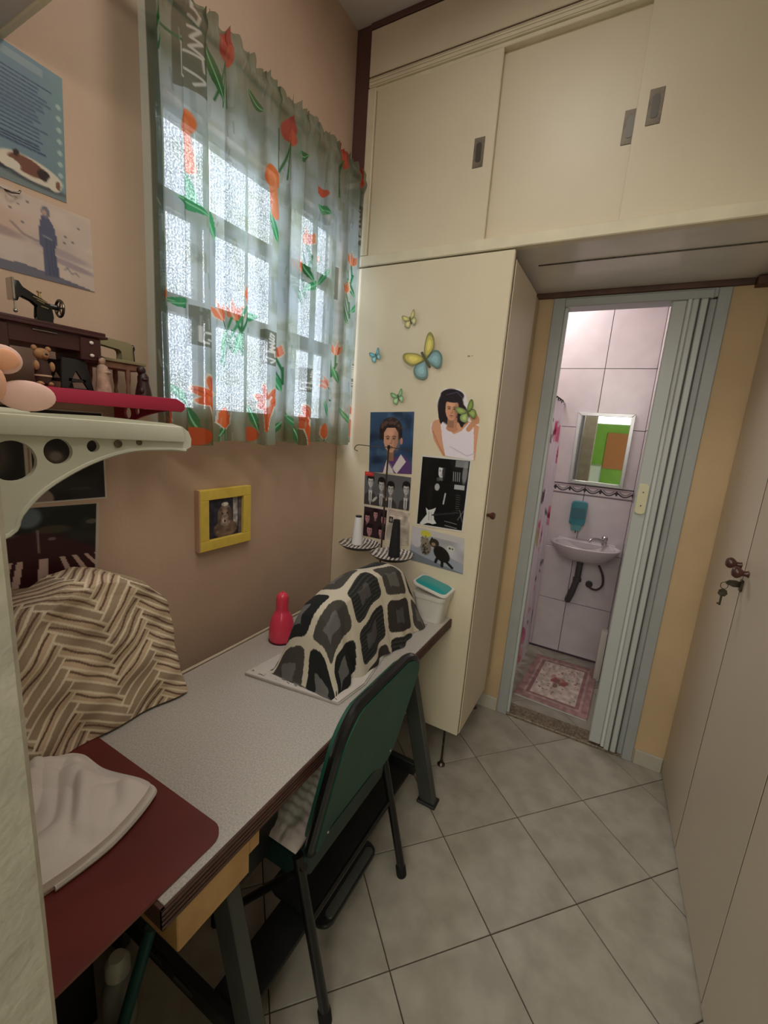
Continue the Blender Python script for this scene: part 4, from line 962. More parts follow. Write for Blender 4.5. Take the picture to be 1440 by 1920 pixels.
def tulip(x, y, s, a=0, col=OR2):
    s *= 1.15; A_ = radians(a)
    def q(px, py): return (x + s * (px * cos(A_) - py * sin(A_)), y + s * (px * sin(A_) + py * cos(A_)))
    cv.poly([q(-.1, .35), q(-.62, -.1), q(-.6, -1.0), q(-.15, -.55), q(0, -1.35), q(.2, -.55), q(.62, -1.05), q(.6, -.1), q(.12, .35)], (226, 214, 186))
    cv.poly([q(0, .3), q(-.5, -.1), q(-.5, -.85), q(-.12, -.45), q(0, -1.2), q(.15, -.45), q(.5, -.9), q(.5, -.1)], col)
    cv.line([q(-.1, .1), q(-.2, -.6)], .004, (255, 206, 170)); cv.line([q(.15, .1), q(.2, -.6)], .004, (200, 84, 44))
    cv.line([q(0, .3), q(.1, 1.4), q(-.1, 2.6)], .005, G2); cv.line([q(.2, 1.1), q(-.1, 2.6)], .004, G2); cv.line([q(-.35, .9), q(-.1, 2.6)], .004, G2)
def script(x, y, wd, ht):
    wd *= 1.15; ht *= 1.1; cv.rect(x - wd, y - ht, x + wd, y + ht, OL, .72)
    c = (226, 226, 214); X0 = x - wd * .1
    def L(p): cv.line([(X0 + a * wd, y + b_ * ht) for a, b_ in p], .0055, c)
    L([(.5, -.75), (.2, -.85), (.15, -.65), (.5, -.6), (.45, -.45), (.1, -.5)])
    L([(.1, -.3), (.55, -.35), (.2, -.1), (.6, -.1), (.15, .1), (.65, .15)]); L([(-.3, .25), (.6, .2), (.65, .45)]); L([(-.5, .0), (-.5, .75), (-.2, .78)]); L([(-.2, .6), (.75, .65), (.3, .85)])
for x, y, s in ((.18, .883, .034), (.436, .880, .034), (.655, .931, .036), (1.0, .896, .034), (.045, .955, .025)):
    leaf(x - s * 3.4, y - s * 1.2, .10, 52, .009); leaf(x - s * 1.9, y + s * .2, .085, 68, .012, G2); leaf(x + s * 1.6, y + s * 3, .06, -60, .010, G2); lily(x, y, s)
for x, y in ((.252, .93), (.767, .957)): tulip(x, y + .02, .035, 5, OR); cv.ell(x, y, .018, .030, OR)
for x, y in ((.374, .973), (.139, .977)): cv.ell(x, y, .028, .022, (206, 84, 36))
for x, y, a in ((.288, .656, -10), (.321, .60, 12), (.245, .66, -25)): tulip(x, y, .032, a, (246, 140, 100)); leaf(x + .01, y + .03, .07, 100, .008)
leaf(.32, .655, .085, -22, .014); cv.line([(.24, .78), (.28, .66)], .006, G1); cv.line([(.25, .79), (.31, .62)], .005, G1)
for x, y, a in ((.692, .39, 15), (.601, .44, -20), (.627, .36, -5), (.909, .34, 0), (.892, .44, -15)): tulip(x, y, .030, a, (236, 134, 78)); leaf(x - .02, y + .05, .075, 60, .009, G2); leaf(x + .02, y + .07, .07, -50, .010)
for x, y, a in ((.854, .66, 5), (.504, .72, -12), (.767, .79, -60)): tulip(x, y, .030, a, (248, 150, 116)); leaf(x - .01, y + .05, .07, 70, .009)
tulip(.042, .66, .02, 0); leaf(.07, .655, .05, 0, .012)
for x, y, wd, ht in ((.173, .706, .035, .042), (.437, .711, .030, .045), (.645, .784, .038, .036), (.985, .727, .040, .040), (.821, .419, .026, .050), (.975, .18, .03, .06), (.136, .105, .040, .085), (.475, .17, .02, .05)): script(x, y, wd, ht)
for x, y in ((.255, .045), (.528, .095), (.83, .02), (.96, .035)): cv.ell(x, y - .01, .026, .034, RD, 20); cv.ell(x + .01, y + .012, .018, .022, (222, 92, 60)); [cv.line([(x, y + .02), (x + k * .02 - .01, y + .12)], .004, G2) for k in (-1, 0, 1)]
for x, y in ((.124, .27), (.435, .25)): cv.ell(x, y, .022, .030, (236, 122, 60), 20); cv.line([(x, y), (x + .01, y + .09)], .024, (240, 140, 84)); leaf(x - .005, y + .09, .08, 70, .010)
cv.ell(.716, .175, .030, .012, (226, 96, 70)); leaf(.70, .215, .06, 20, .014)
leaf(.200, .06, .11, 62, .014, G2); leaf(.09, .42, .08, 18, .016); leaf(.08, .66, .05, -10, .012); leaf(.35, .08, .06, 20, .012, G2); leaf(.56, .13, .07, -10, .014, G2); leaf(.20, .38, .10, 75, .010); leaf(.46, .33, .10, 75, .009)
cv.line([(.02, .16), (.05, .06), (.11, .02)], .006, G2); cv.line([(.03, .17), (.08, .03)], .005, G2); cv.line([(0.01, .13), (.06, .10), (.12, .11)], .006, G2)
cv.rect(0, 0, .014, 1, (204, 208, 196), .9); cv.rect(.014, 0, .030, 1, (58, 78, 64), .8)
# scattered fine strokes so that the cloth reads as a painted print
for k in range(260):
    x, y = random.random(), random.random(); cv.line([(x, y), (x + random.uniform(-.004, .004), y + random.uniform(.01, .04))], .0025, random.choice([(206, 214, 206), (124, 142, 130), (190, 200, 196)]), .5)
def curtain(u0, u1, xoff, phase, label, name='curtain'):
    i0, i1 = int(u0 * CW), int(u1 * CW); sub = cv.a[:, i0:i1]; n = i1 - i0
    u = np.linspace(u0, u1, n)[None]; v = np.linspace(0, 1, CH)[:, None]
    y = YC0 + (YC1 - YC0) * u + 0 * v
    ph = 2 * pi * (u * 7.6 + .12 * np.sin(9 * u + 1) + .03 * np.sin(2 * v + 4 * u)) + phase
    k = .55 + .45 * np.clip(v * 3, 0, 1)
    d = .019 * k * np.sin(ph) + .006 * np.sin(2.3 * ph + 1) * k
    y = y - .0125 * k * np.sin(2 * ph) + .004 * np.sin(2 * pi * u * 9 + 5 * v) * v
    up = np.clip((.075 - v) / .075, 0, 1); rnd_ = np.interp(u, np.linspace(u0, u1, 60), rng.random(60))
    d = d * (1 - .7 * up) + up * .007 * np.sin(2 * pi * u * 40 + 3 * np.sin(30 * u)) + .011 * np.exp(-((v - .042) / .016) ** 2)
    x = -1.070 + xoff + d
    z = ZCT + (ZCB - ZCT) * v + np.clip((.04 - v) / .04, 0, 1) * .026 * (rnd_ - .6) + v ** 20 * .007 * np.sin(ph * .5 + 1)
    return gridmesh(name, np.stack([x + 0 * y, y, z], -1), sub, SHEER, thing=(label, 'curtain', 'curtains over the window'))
curtain(0.0, .568, 0.0, 0.0, 'green floral sheer curtain with white script patches, the wider panel nearer the shelves')
curtain(.572, 1.0, .006, 2.0, 'green floral sheer curtain with orange lilies, the narrower panel beside the tall cabinet')
r = thing('curtain_rod', 'thin pale curtain rod running through the tops of the floral curtains', 'curtain rod', (-1.072, 1.15, 2.45))
MB().tube([(-1.088, .675, 2.444), (-1.088, 1.620, 2.444)], .006, 10).build('rod', WHITEP, r)
for y in (.68, 1.605): MB().box(XL, -1.082, y - .004, y + .004, 2.434, 2.454).build('rod_bracket', WHITEP, r)

# ------------------------------------------------------------------ pictures on the window wall
e = .0016
def onleft(name, cv_, ytl, ztl, ytr, ztr, ybr, zbr, ybl, zbl, label, cat, off=0.0, curl=0.0):
    x = XL + e + off
    return picture(name, cv_, (x, ytl, ztl), (x, ytr, ztr), (x, ybr, zbr), (x, ybl, zbl), (label, cat), curl=curl)
# blue poster with text and a sleeping spaniel-like dog
c = Canvas(90, 100, (112, 134, 146)); c.noise(.4, 5, (96, 112, 130)); c.put(cv.Y[:1, :1] * 0 + (c.X - .80) * 6, (120, 146, 146), .7)
c.rect(.3, .04, .85, .10, (146, 160, 164), .7)
c.text_lines(.05, .16, .9, .62, 15, (44, 52, 84), .010, .85); c.text_lines(.05, .63, .88, .70, 3, (30, 38, 70), .012, .9)
for k in range(7): c.ell(.955, .25 + k * .09, .018, .022, (176, 190, 186), 0, .8)
c.rect(0, .93, 1, 1, (116, 128, 128)); c.ell(.74, .925, .24, .03, (60, 60, 62), 4, .7, .6)
c.ell(.73, .845, .24, .085, (206, 196, 178), 6); c.ell(.70, .83, .14, .062, (116, 76, 62), 8); c.ell(.82, .85, .05, .045, (56, 44, 42), 10); c.ell(.90, .89, .055, .055, (206, 196, 178)); c.ell(.93, .885, .020, .035, (116, 86, 64)); c.ell(.52, .90, .06, .022, (58, 56, 60), -10); c.ell(.57, .86, .08, .04, (208, 198, 182)); c.ell(.62, .765, .02, .03, (56, 44, 42), 20)
onleft('poster', c, .335, 2.176, .569, 2.172, .562, 1.936, .33, 1.928, 'blue-grey poster with dark lines of text above a sleeping brown and white dog', 'poster')
# robed figure print
c = Canvas(100, 72, (196, 178, 166)); c.noise(.5, 4, (178, 162, 158)); c.noise(.3, 9, (214, 200, 184))
c.ell(.28, .42, .26, .20, (184, 150, 130), 0, .4, .8); c.ell(.30, .52, .22, .06, (140, 120, 122), 8, .6, .5); c.line([(.45, .40), (.52, .50), (.60, .53), (.64, .52)], .02, (132, 116, 120), .7)
c.ell(.78, .60, .20, .05, (150, 134, 144), 14, .6, .6); c.ell(.83, .72, .18, .04, (134, 120, 136), 16, .6, .6)
c.poly([(.25, .90), (.5, .86), (.8, .93), (1, .99), (1, 1), (.2, 1)], (92, 92, 108), .85)
c.poly([(.640, .20), (.68, .16), (.725, .30), (.745, .48), (.72, .58), (.745, .93), (.635, .94), (.645, .60), (.615, .55), (.625, .34)], (88, 92, 112)); c.ell(.672, .14, .028, .075, (116, 112, 126)); c.ell(.665, .15, .014, .035, (176, 150, 136))
for q in (.665, .69, .712): c.line([(q, .45), (q + .01, .92)], .008, (66, 70, 92), .8)
c.line([(.65, .44), (.70, .46)], .015, (140, 138, 148))
for x, y in ((.5, .16), (.45, .24), (.56, .10), (.80, .36), (.85, .40), (.79, .44), (.90, .2), (.52, .36)): c.ell(x, y, .014, .014, (108, 100, 104), 30, .8)
c.line([(.78, .80), (.80, .76), (.83, .83), (.86, .80), (.88, .84)], .008, (96, 96, 110), .8)
onleft('art_print', c, .335, 1.918, .609, 1.922, .610, 1.768, .33, 1.760, 'pale watercolour print of a standing robed figure among small birds', 'art print')
# dark photo print with white border
c = Canvas(70, 100, (20, 20, 24)); c.noise(.8, 5, (44, 42, 46)); c.ell(.30, .52, .16, .10, (120, 110, 104), 20, .6, .7); c.ell(.32, .50, .08, .05, (186, 176, 166), 0, .6, .6); c.ell(.05, .95, .22, .12, (150, 130, 124), 0, .9); c.ell(.62, .86, .15, .015, (70, 70, 76), 0, .7)
for k in range(4): c.rect(*((0, 0, 1, .02), (0, .98, 1, 1), (.975, 0, 1, 1), (0, 0, .03, 1))[k], (206, 200, 190))
onleft('photo_print', c, .455, 1.492, .613, 1.490, .611, 1.272, .45, 1.276, 'dark photo print with a white border just below the crimson shelf', 'photo print')
c = Canvas(70, 100, (24, 24, 28)); c.noise(.8, 5, (50, 48, 50)); c.ell(.6, .5, .2, .2, (130, 118, 108), 0, .6, .7); c.rect(.96, 0, 1, 1, (206, 200, 190)); c.rect(0, .97, 1, 1, (206, 200, 190))
onleft('photo_print', c, .29, 1.494, .450, 1.493, .447, 1.278, .29, 1.28, 'dark photo print partly hidden behind the off-white shelf bracket', 'photo print')
# dark street poster with pale stripes
c = Canvas(100, 110, (38, 24, 28)); c.rect(0, 0, 1, .36, (26, 30, 28)); c.noise(.6, 9, (48, 52, 50)); c.ell(.42, .14, .10, .12, (104, 116, 128), 0, .9, .4); c.ell(.38, .06, .12, .06, (96, 108, 122), 0, .8, .5)
c.poly([(.35, .32), (.55, .32), (1, .62), (1, 1), (0, 1), (0, .55)], (58, 26, 32)); c.ell(.60, .30, .14, .05, (74, 66, 56), 0, .8, .5); c.ell(.22, .34, .12, .03, (98, 96, 90), 0, .6, .5); c.line([(.49, .30), (.50, .58)], .015, (180, 170, 160), .7)
for x, w_, k in ((.10, .055, -.12), (.26, .05, -.07), (.34, .045, -.04), (.50, .065, 0), (.66, .04, .10), (.76, .04, .16), (.86, .035, .22), (.95, .03, .26)):
    c.poly([(x + k * .0, .66), (x + w_ + k * .0, .66), (x + w_ * 1.1 + k, 1), (x - w_ * .2 + k, 1)], (198, 170, 160))
c.ell(.60, .42, .03, .02, (112, 104, 98)); c.ell(.93, .24, .05, .03, (90, 86, 80))
c.rect(.975, 0, 1, 1, (190, 182, 172)); c.rect(0, .0, 1, .012, (190, 182, 172))
onleft('street_poster', c, .33, 1.274, .592, 1.262, .577, 1.069, .32, 1.093, 'dark night street poster with pale painted stripes above the herringbone cover', 'poster', curl=.0)
# yellow photo frame
fr = thing('framed_photo', 'yellow wooden photo frame with a picture of a dog below the curtains', 'photo frame', (XL, .98, 1.06))
x0, x1 = XL + .002, XL + .024
Y0, Y1, Z0, Z1 = .876, 1.088, 1.066, 1.268; wv = .034
for y0, y1, z0, z1 in ((Y0, Y1, Z1 - wv, Z1), (Y0, Y1, Z0, Z0 + wv), (Y0, Y0 + wv, Z0 + wv, Z1 - wv), (Y1 - wv, Y1, Z0 + wv, Z1 - wv)):
    MB().box(x0, x1, y0, y1, z0, z1, .0015).build('frame_rail', YEL, fr)
MB().box(x0 - .001, x1 - .002, Y0 - .003, Y0 + .0, Z0, Z1, .0005).build('frame_side', YELS, fr)
c = Canvas(80, 80, (52, 50, 66)); c.noise(.6, 5, (30, 30, 44)); c.rect(.74, 0, .88, .8, (206, 196, 190), .8); c.rect(.9, 0, 1, 1, (120, 110, 120), .8)
c.ell(.52, .80, .34, .22, (116, 96, 84)); c.ell(.50, .45, .20, .28, (150, 132, 120)); c.ell(.36, .45, .06, .2, (108, 88, 76), 10); c.ell(.64, .45, .06, .2, (108, 88, 76), -10); c.ell(.50, .58, .07, .09, (206, 184, 170)); c.ell(.50, .60, .03, .025, (50, 36, 34)); c.ell(.43, .40, .02, .025, (40, 30, 30)); c.ell(.57, .40, .02, .025, (40, 30, 30)); c.ell(.50, .17, .10, .05, (222, 214, 206)); c.noise(.25, 14)
xp = XL + .012
picture('photo', c, (xp, Y0 + wv, Z1 - wv), (xp, Y1 - wv, Z1 - wv), (xp, Y1 - wv, Z0 + wv), (xp, Y0 + wv, Z0 + wv), parent=fr)
MB().tube([(XL, .452, 1.912), (XL + .012, .458, 1.908), (XL + .014, .470, 1.912), (XL + .010, .474, 1.918)], .002, 8).build('wall_hook', STEELD, thing=('small steel hook in the wall between poster and print', 'hook'))
MB().tube(spline([(XL + .004, .33, 1.922), (XL + .004, .40, 1.916), (XL + .006, .452, 1.912)], 4), .0012, 6).build('hook_wire', STEELD, bpy.data.objects['wall_hook'])

# ------------------------------------------------------------------ pictures on the cabinet side
def oncab(name, cv_, q, label, cat, group=None, off=0.0, curl=0.0, thick=.001):
    y = YC - .0014 - off
    return picture(name, cv_, *[(p[0], y, p[1]) for p in q], (label, cat) + ((group,) if group else ()), curl=curl, thick=thick)
def face(c, x, y, s, skin, hair, gray=False, asp=1.0, full=True):
    sy = s * asp; dk = tuple(v * .36 for v in skin); md = tuple(v * .74 for v in skin); lt = tuple(min(255, v * 1.12) for v in skin)
    if full: c.ell(x, y - sy * .35, s * .95, sy * 1.0, hair)
    c.rect(x - s * .34, y + sy * .6, x + s * .34, y + sy * 1.7, md)
    c.poly([(x - s * .70, y - sy * .55), (x - s * .70, y + sy * .15), (x - s * .52, y + sy * .66), (x - s * .18, y + sy * 1.02), (x + s * .18, y + sy * 1.02), (x + s * .52, y + sy * .66), (x + s * .70, y + sy * .15), (x + s * .70, y - sy * .55), (x + s * .4, y - sy * .95), (x - s * .4, y - sy * .95)], skin)
    c.ell(x + s * .55, y + sy * .1, s * .28, sy * .85, md, 0, .55, .7); c.ell(x - s * .15, y - sy * .5, s * .35, sy * .25, lt, 0, .5, .8)
    for k in (-1, 1):
        c.ell(x + k * s * .30, y - sy * .10, s * .18, sy * .11, md, 0, .8, .5); c.ell(x + k * s * .30, y - sy * .10, s * .11, sy * .055, dk, 0, .9, .4)
        c.line([(x + k * s * .14, y - sy * .25), (x + k * s * .32, y - sy * .30), (x + k * s * .48, y - sy * .24)], s * .07, tuple((a + b) / 2 for a, b in zip(dk, hair)), .85)
    c.ell(x + s * .10, y + sy * .12, s * .07, sy * .20, md, 0, .7, .6); c.line([(x - s * .10, y + sy * .30), (x + s * .12, y + sy * .31)], s * .06, dk, .45)
    c.ell(x, y + sy * .56, s * .23, sy * .075, (md if gray else (178, 98, 90)), 0, .9, .5); c.line([(x - s * .2, y + sy * .56), (x + s * .2, y + sy * .56)], s * .035, dk, .6); c.ell(x, y + sy * .74, s * .18, sy * .05, md, 0, .5, .6)
# portrait on blue
c = Canvas(130, 160, (52, 76, 108)); c.noise(.8, 5, (30, 44, 68)); c.noise(.4, 9, (92, 122, 150))
c.poly([(.28, 1), (.40, .82), (.50, .74), (.80, .70), (.95, .80), (1, 1)], (98, 66, 118)); c.poly([(.34, 1), (.42, .78), (.55, .93), (.60, 1)], (226, 216, 214)); c.poly([(.55, .93), (.74, .68), (.86, .80), (.66, 1)], (222, 212, 210))
c.ell(.49, .30, .26, .21, (46, 32, 30)); face(c, .50, .45, .235, (212, 158, 130), (44, 30, 28), asp=.86, full=False)
for k in range(26):
    a = radians(200 + random.random() * 140); rr = random.uniform(.8, 1.05); c.ell(.49 + .25 * rr * cos(a), .34 + .21 * rr * sin(a), random.uniform(.03, .05), random.uniform(.02, .035), random.choice([(40, 28, 26), (62, 44, 38), (88, 66, 58)]), 0, 1, .4)
c.ell(.27, .36, .035, .10, (42, 30, 28)); c.ell(.72, .36, .035, .09, (42, 30, 28)); c.ell(.74, .47, .03, .055, (198, 140, 114)); c.line([(.46, .80), (.60, .96)], .02, (150, 140, 150), .8)
oncab('portrait_print', c, [(-.981, 1.562), (-.772, 1.574), (-.760, 1.318), (-.969, 1.303)], 'colour portrait of a curly haired man in purple against blue', 'portrait')
# cut-out of person in white tank top (outlined paper)
def cutout():
    c = Canvas(140, 190, (228, 222, 220)); skin = (214, 156, 122)
    c.poly([(.02, .62), (.05, .50), (.25, .44), (.75, .44), (1, .50), (1, 1), (.30, 1), (.10, .82)], skin)
    c.poly([(.20, .46), (.30, .46), (.36, .58), (.50, .66), (.66, .60), (.80, .46), (.90, .52), (.95, 1), (.36, 1), (.28, .80)], (232, 220, 228))
    c.line([(.45, .85), (.8, .95), (.95, .9)], .02, (206, 186, 206)); c.line([(.06, .66), (.2, .85), (.34, 1)], .03, (186, 122, 92), .7)
    c.ell(.40, .27, .27, .26, (38, 28, 34)); c.ell(.24, .34, .10, .16, (40, 28, 32)); c.ell(.64, .36, .12, .15, (38, 28, 34), -20)
    c.rect(.36, .42, .56, .58, (196, 136, 104)); c.ell(.46, .58, .12, .05, (196, 136, 104)); face(c, .43, .31, .19, skin, (38, 28, 34), asp=.80, full=False); c.ell(.235, .36, .05, .17, (38, 28, 34), 6); c.ell(.63, .38, .06, .17, (38, 28, 34), -12); c.ell(.43, .155, .19, .05, (38, 28, 34))
    c.ell(.42, .10, .24, .085, (38, 28, 34)); c.line([(.30, .10), (.52, .05), (.66, .14)], .012, (112, 104, 140), .7)
    c.ell(.93, .36, .12, .12, (206, 146, 112)); c.line([(.80, .56), (.95, .40)], .10, (206, 146, 112))
    return c
c = cutout()
# silhouette mesh: grid rows clipped by outline
def cutmesh():
    H_, W_ = c.h, c.w
    left = np.interp(np.linspace(0, 1, H_), [0, .06, .2, .42, .46, .55, .65, .8, 1], [.28, .18, .10, .16, .14, .0, .0, .10, .30])
    right = np.interp(np.linspace(0, 1, H_), [0, .06, .2, .30, .40, .5, 1], [.55, .68, .76, .92, 1.0, 1.0, .97])
    v = np.linspace(0, 1, H_)[:, None]; u = np.linspace(0, 1, W_)[None]; U = left[:, None] + (right - left)[:, None] * u
    x = -.700 + U * .200 + .01 * v; z = 1.674 - v * .262 - .01 * U
    col = np.zeros((H_, W_, 3)); ii = np.clip((U * W_).astype(int), 0, W_ - 1)
    for r_i in range(H_): col[r_i] = c.a[r_i, ii[r_i]]
    P = np.stack([x, np.full_like(x, YC - .0015), z], -1)
    return gridmesh('portrait_cutout', P, col, PRINT, thing=('cut-out picture of a long haired man in a white tank top', 'portrait'), thick=.001)
cutmesh()
# black and white guitarist
c = Canvas(130, 176, (16, 16, 17)); c.noise(.5, 8, (34, 34, 36))
c.rect(.70, .03, .95, .12, (170, 170, 172), .7); c.rect(.66, .18, .84, .32, (26, 26, 28)); [c.line([(.68 + k * .04, .19), (.69 + k * .04, .31)], .012, (170, 170, 172)) for k in range(4)]
c.rect(.72, .36, .92, .42, (190, 190, 192), .9); c.ell(.90, .20, .05, .14, (150, 150, 152), 0, .8, .5)
for k in range(9): c.line([(.78, .50 + k * .03), (.86, .50 + k * .03)], .008, (120, 120, 122), .8)
c.ell(.48, .16, .15, .14, (10, 10, 10)); c.ell(.52, .30, .14, .2, (10, 10, 10)); face(c, .44, .205, .095, (204, 204, 206), (12, 12, 12), True, asp=.85, full=False); c.ell(.50, .20, .045, .09, (40, 40, 42), 0, .9, .5); c.ell(.35, .22, .03, .14, (10, 10, 10)); c.ell(.56, .26, .05, .18, (10, 10, 10)); c.ell(.44, .105, .11, .045, (10, 10, 10)); c.ell(.42, .31, .07, .03, (90, 90, 92), 0, .8)
c.poly([(.30, .42), (.42, .32), (.62, .36), (.78, .55), (.80, .72), (.28, .78)], (14, 14, 15)); c.ell(.38, .42, .05, .05, (168, 168, 170)); c.line([(.56, .50), (.54, .64)], .03, (186, 186, 188))
c.poly([(.18, .72), (.24, .76), (.32, .74), (.40, .71), (.36, .80), (.38, .88), (.44, .93), (.36, .95), (.26, .94), (.14, .98), (.08, .97), (.14, .90), (.22, .82)], (214, 214, 212)); c.line([(.26, .78), (.27, .90)], .012, (120, 120, 120)); c.line([(.31, .78), (.32, .90)], .008, (140, 140, 140)); c.line([(.34, .82), (.78, .75)], .03, (46, 46, 48))
c.line([(.60, .88), (.85, .90)], .01, (180, 180, 180), .8); c.line([(.62, .94), (.86, .96)], .02, (160, 160, 160), .7); c.line([(.88, .70), (.96, .86)], .012, (170, 170, 170), .7); c.line([(.96, .70), (.86, .84)], .012, (170, 170, 170), .7)
for q in ((0, 0, 1, .02), (0, .975, 1, 1), (0, 0, .02, 1), (.97, 0, 1, 1)): c.rect(*q, (214, 210, 204))
oncab('portrait_poster', c, [(-.721, 1.402), (-.508, 1.404), (-.511, 1.112), (-.719, 1.106)], 'black and white poster of a long haired guitarist with a pale guitar', 'poster')
# four men, black and white with a red corner
c = Canvas(150, 96, (98, 98, 100)); c.noise(.3, 4, (76, 76, 80)); c.rect(.3, .02, 1, .35, (92, 92, 96), .6)
for x, y in ((.14, .30), (.38, .36), (.58, .44), (.90, .38)):
    c.poly([(x - .15, 1), (x - .12, y + .38), (x - .04, y + .26), (x + .04, y + .26), (x + .12, y + .38), (x + .15, 1)], (66, 62, 62)); c.poly([(x - .04, y + .24), (x + .04, y + .24), (x + .03, y + .55), (x, y + .7), (x - .03, y + .55)], (196, 194, 192)); c.ell(x, y - .10, .082, .15, (30, 28, 28)); face(c, x, y, .078, (190, 186, 184), (30, 28, 28), True, asp=1.9, full=False); c.line([(x, y + .32), (x, y + .62)], .014, (44, 42, 42)); c.ell(x, y - .17, .07, .08, (30, 28, 28))
c.ell(.24, .80, .03, .10, (186, 182, 178), 30); c.ell(.47, .72, .03, .08, (186, 182, 178), -20)
c.rect(0, 0, .20, .12, (196, 52, 48)); c.rect(.03, .03, .16, .07, (216, 110, 100), .6); c.rect(.985, 0, 1, 1, (200, 196, 190)); c.rect(0, .985, 1, 1, (200, 196, 190))
oncab('group_photo', c, [(-.990, 1.304), (-.758, 1.304), (-.755, 1.160), (-.984, 1.156)], 'black and white photo of four men in ties with a red corner tag', 'photo')
c = Canvas(80, 88, (52, 34, 40)); c.noise(.4, 5, (34, 22, 28))
for x, y, q_ in ((.18, .40, .15), (.52, .24, .13), (.86, .36, .15), (.30, .80, .17), (.80, .78, .15)): c.ell(x, y - q_ * .5, q_ * 1.0, q_ * 1.0, (24, 15, 19)); face(c, x, y, q_ * .9, (184, 134, 136), (24, 15, 19), asp=1.0, full=False); c.ell(x, y - q_ * .85, q_ * .7, q_ * .3, (24, 15, 19))
for q in ((0, 0, 1, .03), (0, 0, .02, 1), (.97, 0, 1, 1)): c.rect(*q, (196, 186, 184))
oncab('group_photo', c, [(-.983, 1.150), (-.861, 1.150), (-.863, 1.010), (-.981, 1.010)], 'small purplish photo of several faces below the red tagged photo', 'photo')
c = Canvas(50, 60, (196, 184, 168)); c.noise(.2, 5); c.text_lines(.06, .03, .95, .18, 3, (150, 110, 104), .02, .6); c.rect(.08, .24, .26, .42, (30, 28, 28)); c.ell(.17, .33, .05, .06, (150, 140, 130)); c.text_lines(.36, .26, .9, .42, 4, (110, 96, 88), .02, .6); c.text_lines(.06, .5, .95, .96, 9, (130, 116, 106), .02, .6)
oncab('leaflet', c, [(-.857, 1.155), (-.752, 1.152), (-.745, 1.008), (-.860, 1.010)], 'pale printed leaflet with tiny text behind the black thread cone', 'leaflet', off=.0002)
# cats photo
c = Canvas(130, 96, (176, 172, 176)); c.noise(.15, 4); c.rect(0, .0, 1, .18, (196, 190, 188)); c.poly([(0, .56), (.35, .50), (1, .72), (1, 1), (0, 1)], (156, 160, 170)); c.poly([(0, .70), (.3, .82), (1, .98), (1, 1), (0, 1)], (120, 124, 132))
c.ell(.12, .30, .12, .28, (200, 194, 198)); c.ell(.28, .14, .10, .09, (206, 196, 70)); c.line([(.28, .2), (.28, .36)], .02, (120, 122, 60))
c.ell(.30, .52, .10, .22, (128, 118, 104)); c.ell(.27, .36, .08, .10, (140, 128, 112)); c.poly([(.18, .30), (.22, .22), (.26, .30)], (120, 108, 94)); c.poly([(.28, .29), (.33, .22), (.34, .32)], (120, 108, 94)); [c.ell(.24 + random.random() * .14, .4 + random.random() * .3, .015, .03, (60, 52, 46), 20) for _ in range(14)]
c.ell(.60, .60, .14, .22, (34, 30, 26), -20); c.ell(.45, .34, .09, .12, (52, 44, 36)); c.ell(.44, .38, .04, .05, (150, 130, 104)); c.poly([(.37, .28), (.40, .18), (.45, .27)], (40, 34, 28)); c.line([(.52, .76), (.50, .86)], .05, (30, 26, 24)); c.line([(.68, .76), (.80, .90)], .05, (28, 24, 22)); c.line([(.62, .78), (.62, .93)], .05, (30, 26, 24))
c.ell(.76, .38, .07, .08, (206, 200, 190)); c.ell(.74, .38, .02, .03, (80, 70, 64)); c.ell(.79, .38, .015, .025, (80, 70, 64))
oncab('cat_photo', c, [(-.735, 1.100), (-.501, 1.088), (-.491, .938), (-.737, .948)], 'colour photo of a dark kitten and a tabby on a pale sofa', 'photo', off=.0002)

# butterflies
def butterfly(x, z, s, rot, c1, c2, label, off=.0, cup=.35, dark=(60, 70, 50)):
    bt_ = thing('butterfly_sticker', label, 'sticker', (x, YC - .003 - off, z), 'paper butterflies on the cabinet side')
    R_ = Matrix.Rotation(radians(rot), 4, 'Y')
    for sg in (-1, 1):
        for kind, pts, col in (('forewing', [(0, .1), (.25, .55), (.75, .95), (1.0, .9), (1.0, .55), (.75, .15), (.2, -.05)], c1), ('hindwing', [(0, .0), (.5, .1), (.85, -.1), (.9, -.5), (.6, -.85), (.3, -.8), (.08, -.3)], c2)):
            n = 16
            ring = [(p.x, p.y) for p in spline([(a, b_, 0) for a, b_ in pts + [pts[0]]], 4)][:-1]
            ctr = (sum(p[0] for p in ring) / len(ring), sum(p[1] for p in ring) / len(ring))
            V = []; F = []; col_l = []
            for q in np.linspace(0, 1, 7):
                for p in ring:
                    a_, b_ = ctr[0] + (p[0] - ctr[0]) * q, ctr[1] + (p[1] - ctr[1]) * q
                    V.append(R_ @ Vector((sg * a_ * s, -cup * a_ * s * (.5 if sg < 0 else 1.0), b_ * s)))
                    cc = np.array(col) / 255 if q < .8 else np.array(dark) / 255 * .4 + np.array(col) / 255 * .6
                    if q < .35: cc = np.clip(cc * 1.15, 0, 1)
                    col_l.append(cc)
            L = len(ring)
            for i in range(6):
                for k in range(L): F.append((i * L + k, i * L + (k + 1) % L, (i + 1) * L + (k + 1) % L, (i + 1) * L + k))
            me = bpy.data.meshes.new(kind); me.from_pydata([tuple(v) for v in V], [], F); me.update(); setcol(me, np.array(col_l)); me.shade_smooth()
            link(kind, me, PRINT, ORG[bt_.name], bt_)
    a = R_ @ Vector((0, 0, .45 * s)); b_ = R_ @ Vector((0, 0, -.5 * s)); o_ = ORG[bt_.name]
    MB().tube([o_ + a, o_ + b_], .07 * s, 8).build('body', mat('butterfly_body', (90, 86, 60), .8), bt_)
butterfly(-.822, 1.928, .030, -22, (200, 186, 120), (206, 196, 140), 'small yellow paper butterfly, topmost on the cabinet side')
